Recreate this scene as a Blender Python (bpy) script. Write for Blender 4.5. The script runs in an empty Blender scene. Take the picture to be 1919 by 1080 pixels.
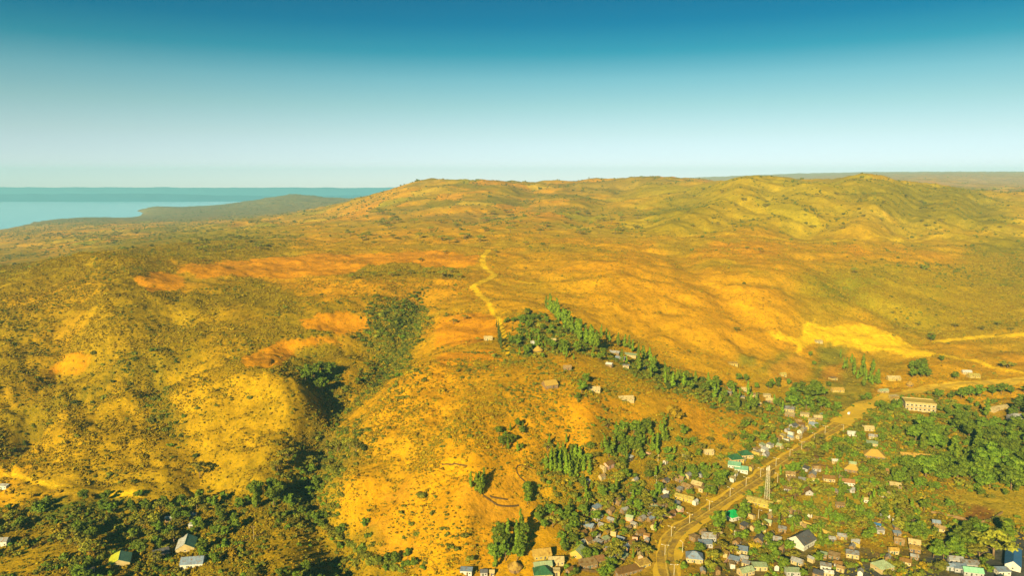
import bpy, bmesh, math, random
import numpy as np
from mathutils import Vector, Matrix

random.seed(7)
rng = np.random.default_rng(11)
SC = bpy.context.scene
COL = SC.collection

# ------------------------------------------------------------------ camera
S = 1.7                 # metres per layout unit
H = 130.0               # height of the camera over the town, layout units
FPX = 1370.0            # focal length in photo pixels (1919 wide)
PITCH = math.radians(8.5)
cam_d = bpy.data.cameras.new("camera")
cam_d.sensor_width = 36.0
cam_d.lens = 36.0 * FPX / 1919.0
cam_d.clip_start = 1.0
cam_d.clip_end = 60000.0
cam = bpy.data.objects.new("camera", cam_d)
COL.objects.link(cam)
cam.location = (0, 0, H * S)
cam.rotation_euler = (math.radians(90) - PITCH, 0, 0)
SC.camera = cam

# ------------------------------------------------------------------ light
SUN_AZ = math.radians(24)      # the light travels this far to the right of straight ahead
SUN_EL = math.radians(23)
world = bpy.data.worlds.new("World")
SC.world = world
world.use_nodes = True
nt = world.node_tree
nt.nodes.clear()
out = nt.nodes.new("ShaderNodeOutputWorld")
bg = nt.nodes.new("ShaderNodeBackground")
sky = nt.nodes.new("ShaderNodeTexSky")
sky.sky_type = 'NISHITA'
sky.sun_disc = False
sky.sun_elevation = SUN_EL
sky.sun_rotation = math.pi + SUN_AZ
sky.air_density = 1.0
sky.dust_density = 1.5
sky.ozone_density = 2.0
tc = nt.nodes.new("ShaderNodeTexCoord")
sep = nt.nodes.new("ShaderNodeSeparateXYZ")
ramp = nt.nodes.new("ShaderNodeValToRGB")
mul = nt.nodes.new("ShaderNodeMix")
mul.data_type = 'RGBA'; mul.blend_type = 'MULTIPLY'; mul.inputs[0].default_value = 1.0
up = nt.nodes.new("ShaderNodeVectorMath"); up.operation = 'ADD'; up.inputs[1].default_value = (0, 0, .06)
nt.links.new(tc.outputs['Generated'], up.inputs[0]); nt.links.new(up.outputs[0], sky.inputs['Vector']) if 'Vector' in sky.inputs else None
nt.links.new(tc.outputs['Generated'], sep.inputs[0])
nt.links.new(sep.outputs['Z'], ramp.inputs['Fac'])
nt.links.new(sky.outputs[0], mul.inputs[6])
nt.links.new(ramp.outputs[0], mul.inputs[7])
nt.links.new(mul.outputs[2], bg.inputs[0])
bg.inputs[1].default_value = 0.126
nt.links.new(bg.outputs[0], out.inputs[0])
SKY_STOPS = [(0.0, (.97, .74, .80)), (0.007, (.91, .70, .77)), (0.032, (.71, .62, .62)), (0.06, (.58, .555, .49)), (0.095, (.41, .49, .40)),
             (0.129, (.25, .425, .36)), (0.162, (.043, .30, .285)), (0.197, (.0, .21, .25)), (0.225, (.0, .182, .23)),
             (1.0, (.0, .168, .22))]
while len(ramp.color_ramp.elements) > 1:
    ramp.color_ramp.elements.remove(ramp.color_ramp.elements[0])
for i, (p, c) in enumerate(SKY_STOPS):
    e = ramp.color_ramp.elements[0] if i == 0 else ramp.color_ramp.elements.new(p)
    e.position = p; e.color = (*c, 1)

sun_d = bpy.data.lights.new("sun", 'SUN')
sun_d.energy = 5.0
sun_d.angle = math.radians(0.5)
sun_d.color = (1.0, 0.80, 0.44)
sun = bpy.data.objects.new("sun", sun_d)
COL.objects.link(sun)
SUN_DIR = Vector((math.sin(SUN_AZ) * math.cos(SUN_EL), math.cos(SUN_AZ) * math.cos(SUN_EL), -math.sin(SUN_EL)))
sun.rotation_euler = SUN_DIR.to_track_quat('-Z', 'Y').to_euler()

SC.view_settings.view_transform = 'Standard'
SC.view_settings.look = 'None'
SC.view_settings.gamma = 1.0
SC.view_settings.use_curve_mapping = False
SC.view_settings.exposure = 1.17
SC.cycles.use_denoising = True
SC.cycles.max_bounces = 6
SC.cycles.diffuse_bounces = 1
SC.cycles.glossy_bounces = 2
SC.cycles.transmission_bounces = 2
SC.cycles.transparent_max_bounces = 8
SC.cycles.volume_bounces = 0
# ------------------------------------------------------------------ noise and geometry helpers
def _hash(ix, iy, seed):
    h = (ix.astype(np.int64) * 374761393 + iy.astype(np.int64) * 668265263 + seed * 974634721) & 0x7fffffff
    h = ((h ^ (h >> 13)) * 1274126177) & 0x7fffffff
    return ((h ^ (h >> 16)) & 0xffff) / 65535.0

def vnoise(x, y, seed=0):
    x = np.asarray(x, float); y = np.asarray(y, float)
    ix = np.floor(x); iy = np.floor(y)
    fx = x - ix; fy = y - iy
    fx = fx * fx * (3 - 2 * fx); fy = fy * fy * (3 - 2 * fy)
    a = _hash(ix, iy, seed); b = _hash(ix + 1, iy, seed)
    c = _hash(ix, iy + 1, seed); d = _hash(ix + 1, iy + 1, seed)
    return (a * (1 - fx) + b * fx) * (1 - fy) + (c * (1 - fx) + d * fx) * fy

def fbm(x, y, seed=0, octaves=4):
    s = 0; amp = 0.5; tot = 0
    for o in range(octaves):
        s = s + amp * vnoise(x * 2 ** o + 17.3 * o, y * 2 ** o - 9.1 * o, seed + o)
        tot += amp; amp *= 0.5
    return s / tot

def sstep(a, b, x):
    t = np.clip((x - a) / (b - a), 0, 1)
    return t * t * (3 - 2 * t)

_cp, _sp = math.cos(PITCH), math.sin(PITCH)
def pix_ray(px, py):
    """direction of a sight line as slopes: u = X/Y, t = dZ/Y"""
    a = (px - 959.5) / FPX; b = (540 - py) / FPX
    Y = _cp + b * _sp
    return a / Y, (-_sp + b * _cp) / Y

# ------------------------------------------------------------------ survey of the land: sight line + height (or distance), layout units
Z, D = 'z', 'd'
SURVEY = []
def sv(*rows):
    for px, py, kind, val in rows:
        u, t = pix_ray(px, py)
        if kind == Z:
            Y = (H - val) / -t; z = val
        else:
            Y = val; z = H + t * Y
        SURVEY.append((u, math.log(Y), z))
def raw(*rows):
    for u, Y, z in rows:
        SURVEY.append((u, math.log(Y), z))

# lower left flats and town flats
for x in (-260, 0, 200, 400, 560):
    sv((x, 1075, Z, 0), (x, 990, Z, 0))
sv((-260, 930, Z, 1), (0, 930, Z, 1), (200, 940, Z, 1), (330, 945, Z, 1))
for x in (1250, 1450, 1650, 1850, 2150):
    sv((x, 1078, Z, -1), (x, 1000, Z, -0.5))
sv((1400, 930, Z, 0), (1600, 930, Z, 0), (1800, 930, Z, -1), (1980, 900, Z, 0), (1500, 850, Z, 0), (1700, 850, Z, 0),
   (1919, 820, Z, 1), (1620, 780, Z, 1), (1750, 765, Z, 1), (1919, 735, Z, 2), (2150, 800, Z, 2), (1700, 722, Z, 3), (1800, 690, Z, 5), (1930, 690, Z, 4), (2150, 690, Z, 6))
raw((-.85, 120, 0), (-.4, 120, 0), (0, 120, 0), (.4, 120, -1), (.85, 120, -1), (-.3, 170, 0), (.0, 180, 0), (.3, 180, -1))
# left sub-hill, valley behind it, main left hill
sv((-260, 800, Z, 10), (-260, 650, Z, 30), (-260, 540, Z, 50), (-260, 460, Z, 0))
sv((0, 870, Z, 7), (0, 820, Z, 9), (0, 740, Z, 19), (0, 650, Z, 35), (0, 590, Z, 46), (0, 545, Z, 52), (0, 500, Z, 16), (0, 455, Z, -16), (0, 436, Z, -48))
sv((110, 850, Z, 10), (130, 790, Z, 17), (200, 900, Z, 4), (200, 840, Z, 11), (200, 770, Z, 19), (240, 735, Z, 22), (150, 755, Z, 16), (70, 800, Z, 10), (200, 690, Z, 28),
   (200, 640, Z, 38), (200, 570, Z, 54), (160, 500, Z, 65), (250, 498, Z, 66), (200, 470, Z, 36), (200, 443, Z, 4), (200, 418, Z, -28))
sv((320, 880, Z, 7), (340, 800, Z, 17), (330, 720, Z, 25), (420, 930, Z, 3), (430, 850, Z, 11), (420, 780, Z, 20), (450, 730, Z, 26), (400, 690, Z, 31), (400, 620, Z, 41), (400, 560, Z, 51), (400, 515, Z, 60),
   (400, 480, Z, 62), (400, 452, Z, 54), (400, 424, Z, 18), (400, 408, Z, -30), (330, 510, Z, 62))
sv((540, 780, Z, 20), (560, 720, Z, 27), (500, 850, Z, 12), (500, 900, Z, 6), (560, 650, Z, 35), (600, 610, Z, 42), (560, 560, Z, 50), (560, 500, Z, 59))
# gully
sv((780, 580, Z, 44), (765, 640, Z, 33), (715, 700, Z, 23), (640, 765, Z, 15), (595, 830, Z, 9), (570, 890, Z, 4), (585, 950, Z, -1), (650, 1010, Z, -3), (720, 1055, Z, -3))
# knoll
sv((650, 950, Z, 5), (700, 1000, Z, 4), (680, 880, Z, 12), (700, 800, Z, 20), (730, 740, Z, 26), (800, 690, Z, 35),
   (780, 1035, Z, 2), (900, 1062, Z, 0), (880, 1000, Z, 8), (850, 930, Z, 15), (800, 870, Z, 20), (900, 850, Z, 24), (850, 780, Z, 31), (880, 715, Z, 37),
   (1000, 700, Z, 38), (1000, 770, Z, 30), (1000, 850, Z, 20), (980, 900, Z, 14), (970, 960, Z, 7), (990, 1030, Z, 1),
   (900, 670, Z, 40), (1000, 665, Z, 40), (1100, 695, Z, 36), (1100, 745, Z, 31), (1200, 725, Z, 28), (1200, 780, Z, 20), (1100, 810, Z, 23), (1150, 855, Z, 12), (1090, 900, Z, 8),
   (1080, 955, Z, 3), (1220, 860, Z, 7), (1250, 910, Z, 2), (1180, 960, Z, 1), (1310, 800, Z, 11), (1300, 755, Z, 18), (1400, 800, Z, 7), (1420, 840, Z, 2), (1330, 860, Z, 4))
# behind the knoll: compound, shaded gully village
sv((860, 620, Z, 42), (950, 625, Z, 43), (1000, 600, Z, 45), (1050, 640, Z, 41), (1110, 645, Z, 37), (1160, 665, Z, 30), (1250, 700, Z, 20), (1350, 740, Z, 10), (1450, 770, Z, 3), (1550, 770, Z, 1))
# toe of the great slope and the slope itself
sv((1050, 575, Z, 45), (1120, 595, Z, 39), (1200, 628, Z, 30), (1300, 672, Z, 19), (1400, 705, Z, 9), (1500, 722, Z, 4), (1600, 735, Z, 2),
   (900, 560, Z, 49), (1000, 540, Z, 50), (1150, 540, Z, 52), (1300, 605, Z, 33), (1400, 650, Z, 20), (1500, 655, Z, 13), (1600, 645, Z, 11), (1700, 650, Z, 8), (1850, 650, Z, 7), (2150, 640, Z, 10),
   (1300, 540, Z, 48), (1450, 565, Z, 38), (1600, 580, Z, 27), (1750, 565, Z, 25), (1900, 580, Z, 20), (1300, 490, Z, 58), (1500, 495, Z, 54), (1700, 490, Z, 47), (1900, 490, Z, 40), (2150, 490, Z, 40),
   (1100, 475, Z, 62), (1250, 444, Z, 64), (1500, 440, Z, 63), (1700, 438, Z, 60), (1919, 442, Z, 55), (2150, 440, Z, 55))
# plateau of red fields and rolling middle ground
sv((700, 540, Z, 54), (700, 490, Z, 60), (800, 500, Z, 59), (600, 470, Z, 62), (910, 480, Z, 61), (900, 440, Z, 65), (900, 420, D, 1020), (1000, 402, D, 1180), (1100, 392, D, 1270), (1150, 352, D, 1750),
   (1200, 333, D, 1950), (1080, 340, D, 2000), (950, 343, D, 2150), (880, 340, D, 2050), (810, 336, D, 1950), (750, 349, D, 1950), (700, 366, D, 1950), (655, 379, D, 2000),
   (800, 390, D, 1350), (700, 402, D, 1350), (620, 405, D, 1650), (540, 424, D, 1250), (500, 445, D, 980), (760, 440, D, 900), (600, 440, D, 1000), (620, 390, D, 2600))
raw((-.02, 3000, 80), (.15, 3200, 85), (-.12, 3200, 40), (.1, 2600, 110), (-.13, 2500, 70))
# upper right hills
sv((1400, 400, D, 970), (1300, 400, D, 1000), (1300, 382, D, 1200), (1320, 344, D, 1650), (1410, 330, D, 1350), (1360, 337, D, 1400), (1500, 380, D, 1050), (1530, 342, D, 1380), (1600, 334, D, 1350), (1650, 335, D, 1370), (1650, 385, D, 1050),
   (1700, 344, D, 1400), (1800, 352, D, 1450), (1850, 368, D, 1400), (1930, 384, D, 1350), (1800, 405, D, 1060), (1930, 412, D, 1120), (1560, 400, D, 980), (2150, 380, D, 1500))
raw((.35, 2000, 105), (.45, 2000, 95), (.6, 2000, 90), (.75, 2000, 90), (.3, 2600, 110))
sv((1850, 345, D, 3400), (1950, 350, D, 2900), (1750, 338, D, 3400), (1700, 326, D, 6200), (1919, 324, D, 6500), (1800, 327, D, 5000), (1550, 330, D, 6200), (1450, 336, D, 6200), (1919, 334, D, 4300), (2150, 324, D, 6500), (1250, 340, D, 6500))
raw((.25, 4000, 95), (.4, 4000, 95), (.1, 6000, 60), (.0, 9000, 20), (.4, 9500, 200), (.8, 9500, 220), (.85, 3000, 70))
# coast, bluff headland, lake bed
for px, py in ((0, 431), (60, 417), (110, 411), (180, 407), (262, 404)):
    sv((px, py, Z, -60.5))
    u, t = pix_ray(px, py); Y = 190.5 / -t
    raw((u, Y * 1.08, -72), (u, Y * 1.5, -80))
sv((300, 403, D, 3650), (420, 396, D, 3650), (274, 396, D, 4080), (274, 391, D, 4250), (330, 388, D, 4400), (400, 386, D, 4450), (480, 375, D, 4550), (560, 365, D, 4750), (610, 371, D, 4800), (660, 373, D, 4900), (560, 388, D, 3700))
raw((-.53, 4150, -75), (-.53, 4700, -80), (-.45, 5600, -80), (-.3, 5800, -80), (-.2, 6500, -80), (-.6, 6500, -80), (-.4, 9500, -80), (-.8, 9500, -80), (-.9, 3000, -80), (-.9, 5000, -80), (-.2, 9500, -80), (-.85, 2300, -70), (-.8, 1500, -30))

_P = np.array(SURVEY)
UK = 2.4
def _tps(a, b):
    d2 = ((a[:, None, 0] - b[None, :, 0]) * UK) ** 2 + (a[:, None, 1] - b[None, :, 1]) ** 2
    return 0.5 * d2 * np.log(d2 + 1e-12)
_n = len(_P)
_A = np.zeros((_n + 3, _n + 3))
_A[:_n, :_n] = _tps(_P, _P) + np.eye(_n) * 2e-4
_A[:_n, _n] = 1; _A[:_n, _n + 1] = _P[:, 0]; _A[:_n, _n + 2] = _P[:, 1]
_A[_n:, :_n] = _A[:_n, _n:].T
_w = np.linalg.solve(_A, np.concatenate([_P[:, 2], [0, 0, 0]]))

NU, NV = 820, 860
U0, U1, V0, V1 = -0.92, 0.92, math.log(118.0), math.log(9300.0)
gu = np.linspace(U0, U1, NU); gv = np.linspace(V0, V1, NV)
# smooth spline evaluated on a coarse net, then refined
_cu = np.linspace(U0, U1, 206); _cv = np.linspace(V0, V1, 216)
_CU, _CV = np.meshgrid(_cu, _cv)
_q = np.stack([_CU.ravel(), _CV.ravel()], 1)
_zc = np.concatenate([_tps(_q[i:i + 4000], _P) @ _w[:_n] + _w[_n] + _q[i:i + 4000] @ _w[_n + 1:] for i in range(0, len(_q), 4000)]).reshape(_CU.shape)
def _cubic(A, pos):            # Catmull-Rom along axis 0
    n = A.shape[0]; i = np.clip(np.floor(pos).astype(int), 0, n - 2); f = (pos - i)[:, None]
    p0 = A[np.clip(i - 1, 0, n - 1)]; p1 = A[i]; p2 = A[i + 1]; p3 = A[np.clip(i + 2, 0, n - 1)]
    return p1 + 0.5 * f * (p2 - p0 + f * (2 * p0 - 5 * p1 + 4 * p2 - p3 + f * (3 * (p1 - p2) + p3 - p0)))
ZB = _cubic(_zc, np.linspace(0, 215, NV))
ZB = _cubic(ZB.T.copy(), np.linspace(0, 205, NU)).T.copy()
GU, GV = np.meshgrid(gu, gv)
GY = np.exp(GV); GX = GU * GY

def outline(pts):              # sight lines of an outline -> slopes
    return [pix_ray(*p) for p in pts]

# relief: gentle in the town, rough on the hills
town = np.exp(-((GX - 110) / 150) ** 4) * sstep(470, 380, GY)
town = np.maximum(town, sstep(295, 265, GY))
rough = (1 - 0.9 * town)
near = sstep(900, 500, GY)
r1 = fbm(GX / 75, GY / 75, 3, 3) - 0.5
r2 = 1 - np.abs(2 * fbm(GX / 34, GY / 34, 21, 3) - 1)
r3 = fbm(GX / 9, GY / 9, 31, 3) - 0.5
r4 = fbm(GX / 26 + .4 * r1, GY / 20, 41, 3) - 0.5
ZT = ZB + rough * (r1 * (3.5 + 3 * sstep(900, 1500, GY)) - (r2 - 0.7) * (2.2 + 2.0 * sstep(600, 900, GY)) + r3 * 1.9 + r4 * 6.0 * sstep(1200, 700, GY))
r5 = 1 - np.abs(2 * fbm(GX / 13 + .8 * r1, GY / 11, 45, 3) - 1)
ZT = ZT - rough * sstep(500, 400, GY) * (sstep(.72, 1.0, r5) - .1) * 1.1
far = sstep(900, 1600, GY) * sstep(-40, 10, ZB)
rf = 1 - np.abs(2 * fbm(GX / 130, GY / 130, 51, 4) - 1)
ZT = ZT - far * (rf - 0.75) * 16
rh = 1 - np.abs(2 * fbm(GX / 95 + .35 * GY / 95, GY / 150, 61, 4) - 1)
ZT = ZT - sstep(780, 980, GY) * sstep(1900, 1400, GY) * sstep(.08, .2, GU) * (rh - .72) * 17
water_m = sstep(-58, -68, ZB)
ZT = ZT * (1 - water_m) + ZB * water_m

# spurs and gullies, each traced along its own line on the land
def _first_hit(px, py):
    u, t = pix_ray(px, py); iu = int(round((u - U0) / (U1 - U0) * (NU - 1))); iu = min(max(iu, 0), NU - 1)
    k = np.nonzero((ZB[:, iu] - H) / GY[:, iu] >= t)[0]
    v = gv[k[0]] if len(k) else V1
    return u * math.exp(v), math.exp(v)
def carve(pts, dz, width, sharp=1.0):
    global ZT
    P = np.array([_first_hit(*p) for p in pts]); d = np.full(ZT.shape, 1e9)
    jx = GX + 5 * r4 + 9 * r1; jy = GY + 5 * r3 + 8 * r4
    for i in range(1, len(P)):
        ax, ay = P[i - 1]; dx, dy = P[i] - P[i - 1]
        t = np.clip(((jx - ax) * dx + (jy - ay) * dy) / (dx * dx + dy * dy + 1e-9), 0, 1)
        d = np.minimum(d, np.hypot(jx - ax - t * dx, jy - ay - t * dy))
    ZT = ZT + dz * np.exp(-(d / width) ** (2 if sharp == 1 else 1.3))
carve([(-60, 860), (0, 845), (60, 815), (120, 775), (200, 735), (270, 712), (340, 702)], -12, 13)
carve([(305, 712), (285, 760), (325, 800), (355, 850), (372, 900)], -5, 8)
carve([(790, 560), (770, 620), (735, 680), (690, 720), (640, 765), (600, 830), (575, 890), (568, 900)], -4, 8)
carve([(598, 715), (640, 750)], -2, 8)
carve([(110, 700), (180, 668), (240, 640), (330, 600)], -6, 11)
carve([(560, 655), (640, 645), (720, 655)], -5, 9)
carve([(755, 1020), (800, 935), (850, 880)], -2.5, 4)
carve([(850, 1035), (880, 965), (905, 935)], -2.0, 4)
carve([(690, 960), (750, 885), (800, 815), (830, 765)], -3.5, 6)
carve([(1010, 940), (1010, 880), (1040, 820), (1060, 780)], -3, 7)
carve([(40, 855), (100, 800), (160, 764), (225, 748), (290, 760)], 6, 15)
carve([(380, 725), (450, 716), (520, 730), (570, 765)], 6, 14)
carve([(650, 930), (675, 845), (715, 775), (790, 702)], 5, 11)
carve([(0, 560), (80, 515), (160, 492), (250, 496)], 5, 16)
carve([(1500, 480), (1560, 520), (1620, 565), (1720, 605)], -6, 16)
carve([(1240, 470), (1330, 530), (1390, 600)], -4, 18)
carve([(1470, 345), (1420, 385), (1300, 432)], -9, 26)
carve([(1620, 348), (1580, 390), (1500, 432)], -9, 24)
carve([(1740, 355), (1700, 395), (1690, 430)], -9, 24)
carve([(1840, 372), (1830, 400), (1800, 430)], -9, 22)
carve([(1410, 334), (1350, 380), (1260, 425)], 6, 26)
carve([(1600, 340), (1650, 385), (1620, 425)], 6, 26)
carve([(1000, 350), (960, 390), (850, 420)], -8, 30)
carve([(1180, 345), (1120, 385), (1080, 420)], -8, 30)

TT = (ZT - H) / GY
def _bil(A, u, v):
    fu = np.clip((np.asarray(u) - U0) / (U1 - U0) * (NU - 1), 0, NU - 1.001); fv = np.clip((np.asarray(v) - V0) / (V1 - V0) * (NV - 1), 0, NV - 1.001)
    iu = fu.astype(int); iv = fv.astype(int); a = fu - iu; b = fv - iv
    return (A[iv, iu] * (1 - a) + A[iv, iu + 1] * a) * (1 - b) + (A[iv + 1, iu] * (1 - a) + A[iv + 1, iu + 1] * a) * b
def ground(x, y):              # metres -> height in metres
    x = np.asarray(x, float) / S; y = np.asarray(y, float) / S
    return _bil(ZT, x / y, np.log(y)) * S
def hit_uv(px, py):
    u, t = pix_ray(px, py)
    col = _bil(TT, np.full(NV, u), gv)
    k = np.nonzero(col >= t)[0]
    if len(k) == 0: return u, V1
    k = k[0]
    if k == 0: return u, V0
    f = (t - col[k - 1]) / (col[k] - col[k - 1])
    return u, gv[k - 1] + f * (gv[k] - gv[k - 1])
def spot(px, py):              # photo point -> where its sight line meets the land, metres
    u, v = hit_uv(px, py)
    y = math.exp(v); x = u * y
    return Vector((x * S, y * S, float(_bil(ZT, u, v)) * S))
# ------------------------------------------------------------------ what grows or lies where: soil classes per point of the land
GOLD, ORANGE, OLIVE, EARTH = (.55, .275, .002), (.60, .255, .0015), (.20, .165, .003), (.72, .43, .006)
CROP, TOWN, BROWN, PINK, DUN = (.13, .18, .010), (.31, .195, .014), (.17, .085, .012), (.46, .27, .09), (.36, .22, .025)
LUSH, GREENGOLD = (.075, .095, .010), (.33, .24, .008)

# a ragged edge for every zone
_ju = (fbm(GX / 14, GY / 14, 71, 3) - 0.5) + 0.6 * (fbm(GX / 3.5, GY / 3.5, 73, 2) - 0.5)
_jv = (fbm(GX / 14, GY / 14, 81, 3) - 0.5) + 0.6 * (fbm(GX / 3.5, GY / 3.5, 83, 2) - 0.5)

def zone_weight(pts, soft=0.012, jag=0.03):
    """0..1 mask over the land of an outline seen in the photo, its corners taken where their sight lines meet the land"""
    P = np.array([hit_uv(*p) for p in pts])
    lo = P.min(0) - 3 * soft - jag; hi = P.max(0) + 3 * soft + jag
    iu = np.clip(np.searchsorted(gu, [lo[0], hi[0]]), 0, NU); iv = np.clip(np.searchsorted(gv, [lo[1], hi[1]]), 0, NV)
    W = np.zeros_like(ZT)
    sl = (slice(iv[0], iv[1]), slice(iu[0], iu[1]))
    x = GU[sl] + jag * _ju[sl]; y = GV[sl] + jag * 2 * _jv[sl]
    if x.size == 0: return W
    inside = np.zeros(x.shape, bool); dist = np.full(x.shape, 1e9)
    for i in range(len(P)):
        ax, ay = P[i - 1]; bx, by = P[i]
        c = ((ay > y) != (by > y)) & (x < (bx - ax) * (y - ay) / (by - ay + 1e-12) + ax)
        inside ^= c
        dx, dy = bx - ax, by - ay
        t = np.clip(((x - ax) * dx + (y - ay) * dy) / (dx * dx + dy * dy + 1e-12), 0, 1)
        dist = np.minimum(dist, np.hypot(x - ax - t * dx, y - ay - t * dy))
    W[sl] = sstep(-soft, soft, np.where(inside, dist, -dist))
    return W
def path_weight(pts, width, soft=0.4, jag=0.6):
    """mask of a track: points in the photo, width in layout units"""
    P = np.array([hit_uv(*p) for p in pts]); P = np.stack([P[:, 0] * np.exp(P[:, 1]), np.exp(P[:, 1])], 1)
    W = np.zeros_like(ZT); dist = np.full(ZT.shape, 1e9)
    jx = GX + jag * 3 * _ju; jy = GY + jag * 3 * _jv
    for i in range(1, len(P)):
        ax, ay = P[i - 1]; bx, by = P[i]; dx, dy = bx - ax, by - ay
        t = np.clip(((jx - ax) * dx + (jy - ay) * dy) / (dx * dx + dy * dy + 1e-12), 0, 1)
        dist = np.minimum(dist, np.hypot(jx - ax - t * dx, jy - ay - t * dy))
    return sstep(width / 2 + soft, width / 2 - soft, dist)

slope_n = fbm(GX / 60, GY / 60, 91, 4)
fine_n = fbm(GX / 6, GY / 6, 95, 3)
COLR = np.zeros(ZT.shape + (3,)) + np.array(GOLD)
def lay(w, col):
    global COLR
    COLR = COLR * (1 - w[..., None]) + np.array(col) * w[..., None]
SCRUB = np.zeros_like(ZT)         # how thick the low scrub stands
def scrub(w, amount):
    global SCRUB
    SCRUB = SCRUB * (1 - w) + amount * w

# broad cover
lay(sstep(.42, .62, slope_n) * .55, GREENGOLD)
lay(sstep(.56, .68, fbm(GX / 45, GY / 45, 97, 4)) * .5, ORANGE)
SCRUB += 0.10 + 0.25 * sstep(.5, .7, fbm(GX / 30, GY / 30, 99, 3))
farm = sstep(900, 1500, GY)
lay(farm * sstep(.48, .58, fbm(GX / 150, GY / 60, 101, 4)) * .65, OLIVE)
lay(farm * sstep(.5, .62, fbm(GX / 110, GY / 45, 103, 4)) * .6, DUN)
_fx = GX / 62 + 1.1 * fbm(GX / 90, GY / 90, 211, 3); _fy = GY / 95 + .35 * GX / 62 + 1.1 * fbm(GX / 80, GY / 80, 213, 3)
_cell = _hash(np.floor(_fx), np.floor(_fy), 77)
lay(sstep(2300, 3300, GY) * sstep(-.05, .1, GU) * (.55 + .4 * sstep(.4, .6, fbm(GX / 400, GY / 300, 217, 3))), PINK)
_edge = np.minimum(np.minimum(_fx % 1, 1 - _fx % 1), np.minimum(_fy % 1, 1 - _fy % 1))
W_FIELD = sstep(760, 950, GY) * sstep(4200, 3000, GY) * sstep(.42, .55, fbm(GX / 260, GY / 200, 215, 3)) * (ZB > -50)
for lo_, hi_, c_ in ((0, .16, ORANGE), (.16, .30, (.62, .40, .02)), (.30, .42, OLIVE), (.42, .55, DUN), (.55, .64, (.34, .30, .008))):
    lay(W_FIELD * ((_cell >= lo_) & (_cell < hi_)) * .6, c_)
W_HEDGE = W_FIELD * (_edge < .07)

lay(sstep(760, 950, GY) * sstep(2000, 1500, GY) * sstep(.06, .2, GU) * .5, (.42, .30, .004))
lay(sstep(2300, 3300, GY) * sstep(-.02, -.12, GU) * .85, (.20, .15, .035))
LEFT_HILL = [(-300, 1000), (-300, 440), (120, 470), (290, 488), (340, 545), (470, 520), (560, 560), (560, 620), (450, 680), (560, 700), (600, 800), (560, 890), (400, 935), (260, 925), (80, 880), (0, 880)]
w = zone_weight(LEFT_HILL, .02); W_LEFT = w; lay(w * (.60 + .4 * sstep(.35, .6, fbm(GX / 40, GY / 40, 107, 3))), (.275, .18, .002)); scrub(w, .95)
w = zone_weight([(60, 820), (150, 755), (330, 700), (560, 720), (520, 850), (330, 900), (90, 880)], .03); lay(w * .75, (.42, .242, .003)); scrub(w * .8, .75)
w = zone_weight([(0, 860), (0, 760), (120, 740), (260, 700), (330, 690), (300, 720), (200, 740), (110, 790), (60, 830)], .02); lay(w * .5, OLIVE)
w = zone_weight([(0, 500), (140, 470), (300, 440), (480, 430), (500, 470), (350, 490), (250, 480), (120, 490), (0, 540)], .02); lay(w * .7, OLIVE); scrub(w, .9)
w = zone_weight([(300, 420), (560, 430), (560, 470), (480, 485), (340, 480)], .02); lay(w * .6, GREENGOLD); scrub(w, .8)
w = zone_weight([(640, 500), (780, 485), (870, 495), (850, 520), (700, 530), (630, 525)], .02); lay(w * .7, OLIVE); scrub(w, .9)
w = zone_weight([(560, 560), (700, 545), (800, 560), (790, 640), (760, 690), (690, 730), (640, 700), (560, 700), (470, 690), (560, 640)], .03); lay(w * .6, OLIVE); scrub(w, 1.0)
w = zone_weight([(720, 560), (790, 550), (790, 620), (765, 670), (725, 695), (690, 660), (700, 610)], .015); lay(w * .85, LUSH); scrub(w, 1.3)
# dark growth in the hollows between the mounds
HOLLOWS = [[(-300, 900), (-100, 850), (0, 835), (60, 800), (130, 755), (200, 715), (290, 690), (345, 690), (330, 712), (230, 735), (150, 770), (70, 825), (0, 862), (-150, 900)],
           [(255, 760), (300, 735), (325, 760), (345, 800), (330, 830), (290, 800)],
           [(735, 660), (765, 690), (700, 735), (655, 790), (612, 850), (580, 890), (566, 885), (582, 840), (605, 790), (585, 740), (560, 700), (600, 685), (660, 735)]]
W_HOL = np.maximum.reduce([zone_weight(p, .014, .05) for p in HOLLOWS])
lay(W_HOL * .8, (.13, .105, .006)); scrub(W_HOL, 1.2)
w = zone_weight([(330, 710), (450, 705), (560, 735), (520, 830), (380, 850), (340, 790)], .03, .05); lay(w * .5, (.43, .245, .003))
# right hills: greener flanks
w = zone_weight([(1190, 410), (1290, 345), (1420, 330), (1560, 350), (1720, 342), (1880, 370), (1890, 430), (1700, 435), (1500, 435), (1330, 437)], .02); lay(w * .5, (.38, .275, .003)); scrub(w, .45)
w = zone_weight([(1560, 360), (1720, 345), (1860, 370), (1880, 420), (1760, 415), (1650, 390)], .03); lay(w * .6, OLIVE)
w = zone_weight([(1190, 400), (1290, 360), (1330, 400), (1250, 430)], .03); lay(w * .6, OLIVE)
w = zone_weight([(1480, 530), (1540, 500), (1640, 500), (1800, 500), (1820, 445), (1919, 440), (2200, 440), (2200, 620), (1919, 620), (1800, 600), (1720, 640), (1640, 600), (1560, 575)], .03); lay(w * .7, (.31, .235, .003)); scrub(w, .7)
w = zone_weight([(1820, 450), (2200, 440), (2200, 560), (1900, 560), (1830, 520)], .03); lay(w * .6, OLIVE); scrub(w, .9)
w = zone_weight([(1530, 520), (1600, 505), (1650, 530), (1620, 560), (1560, 560)], .03); lay(w * .5, CROP)
w = zone_weight([(1650, 600), (1760, 590), (1919, 600), (1919, 625), (1760, 640), (1700, 635)], .02); lay(w * .5, OLIVE); scrub(w, .8)
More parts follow.
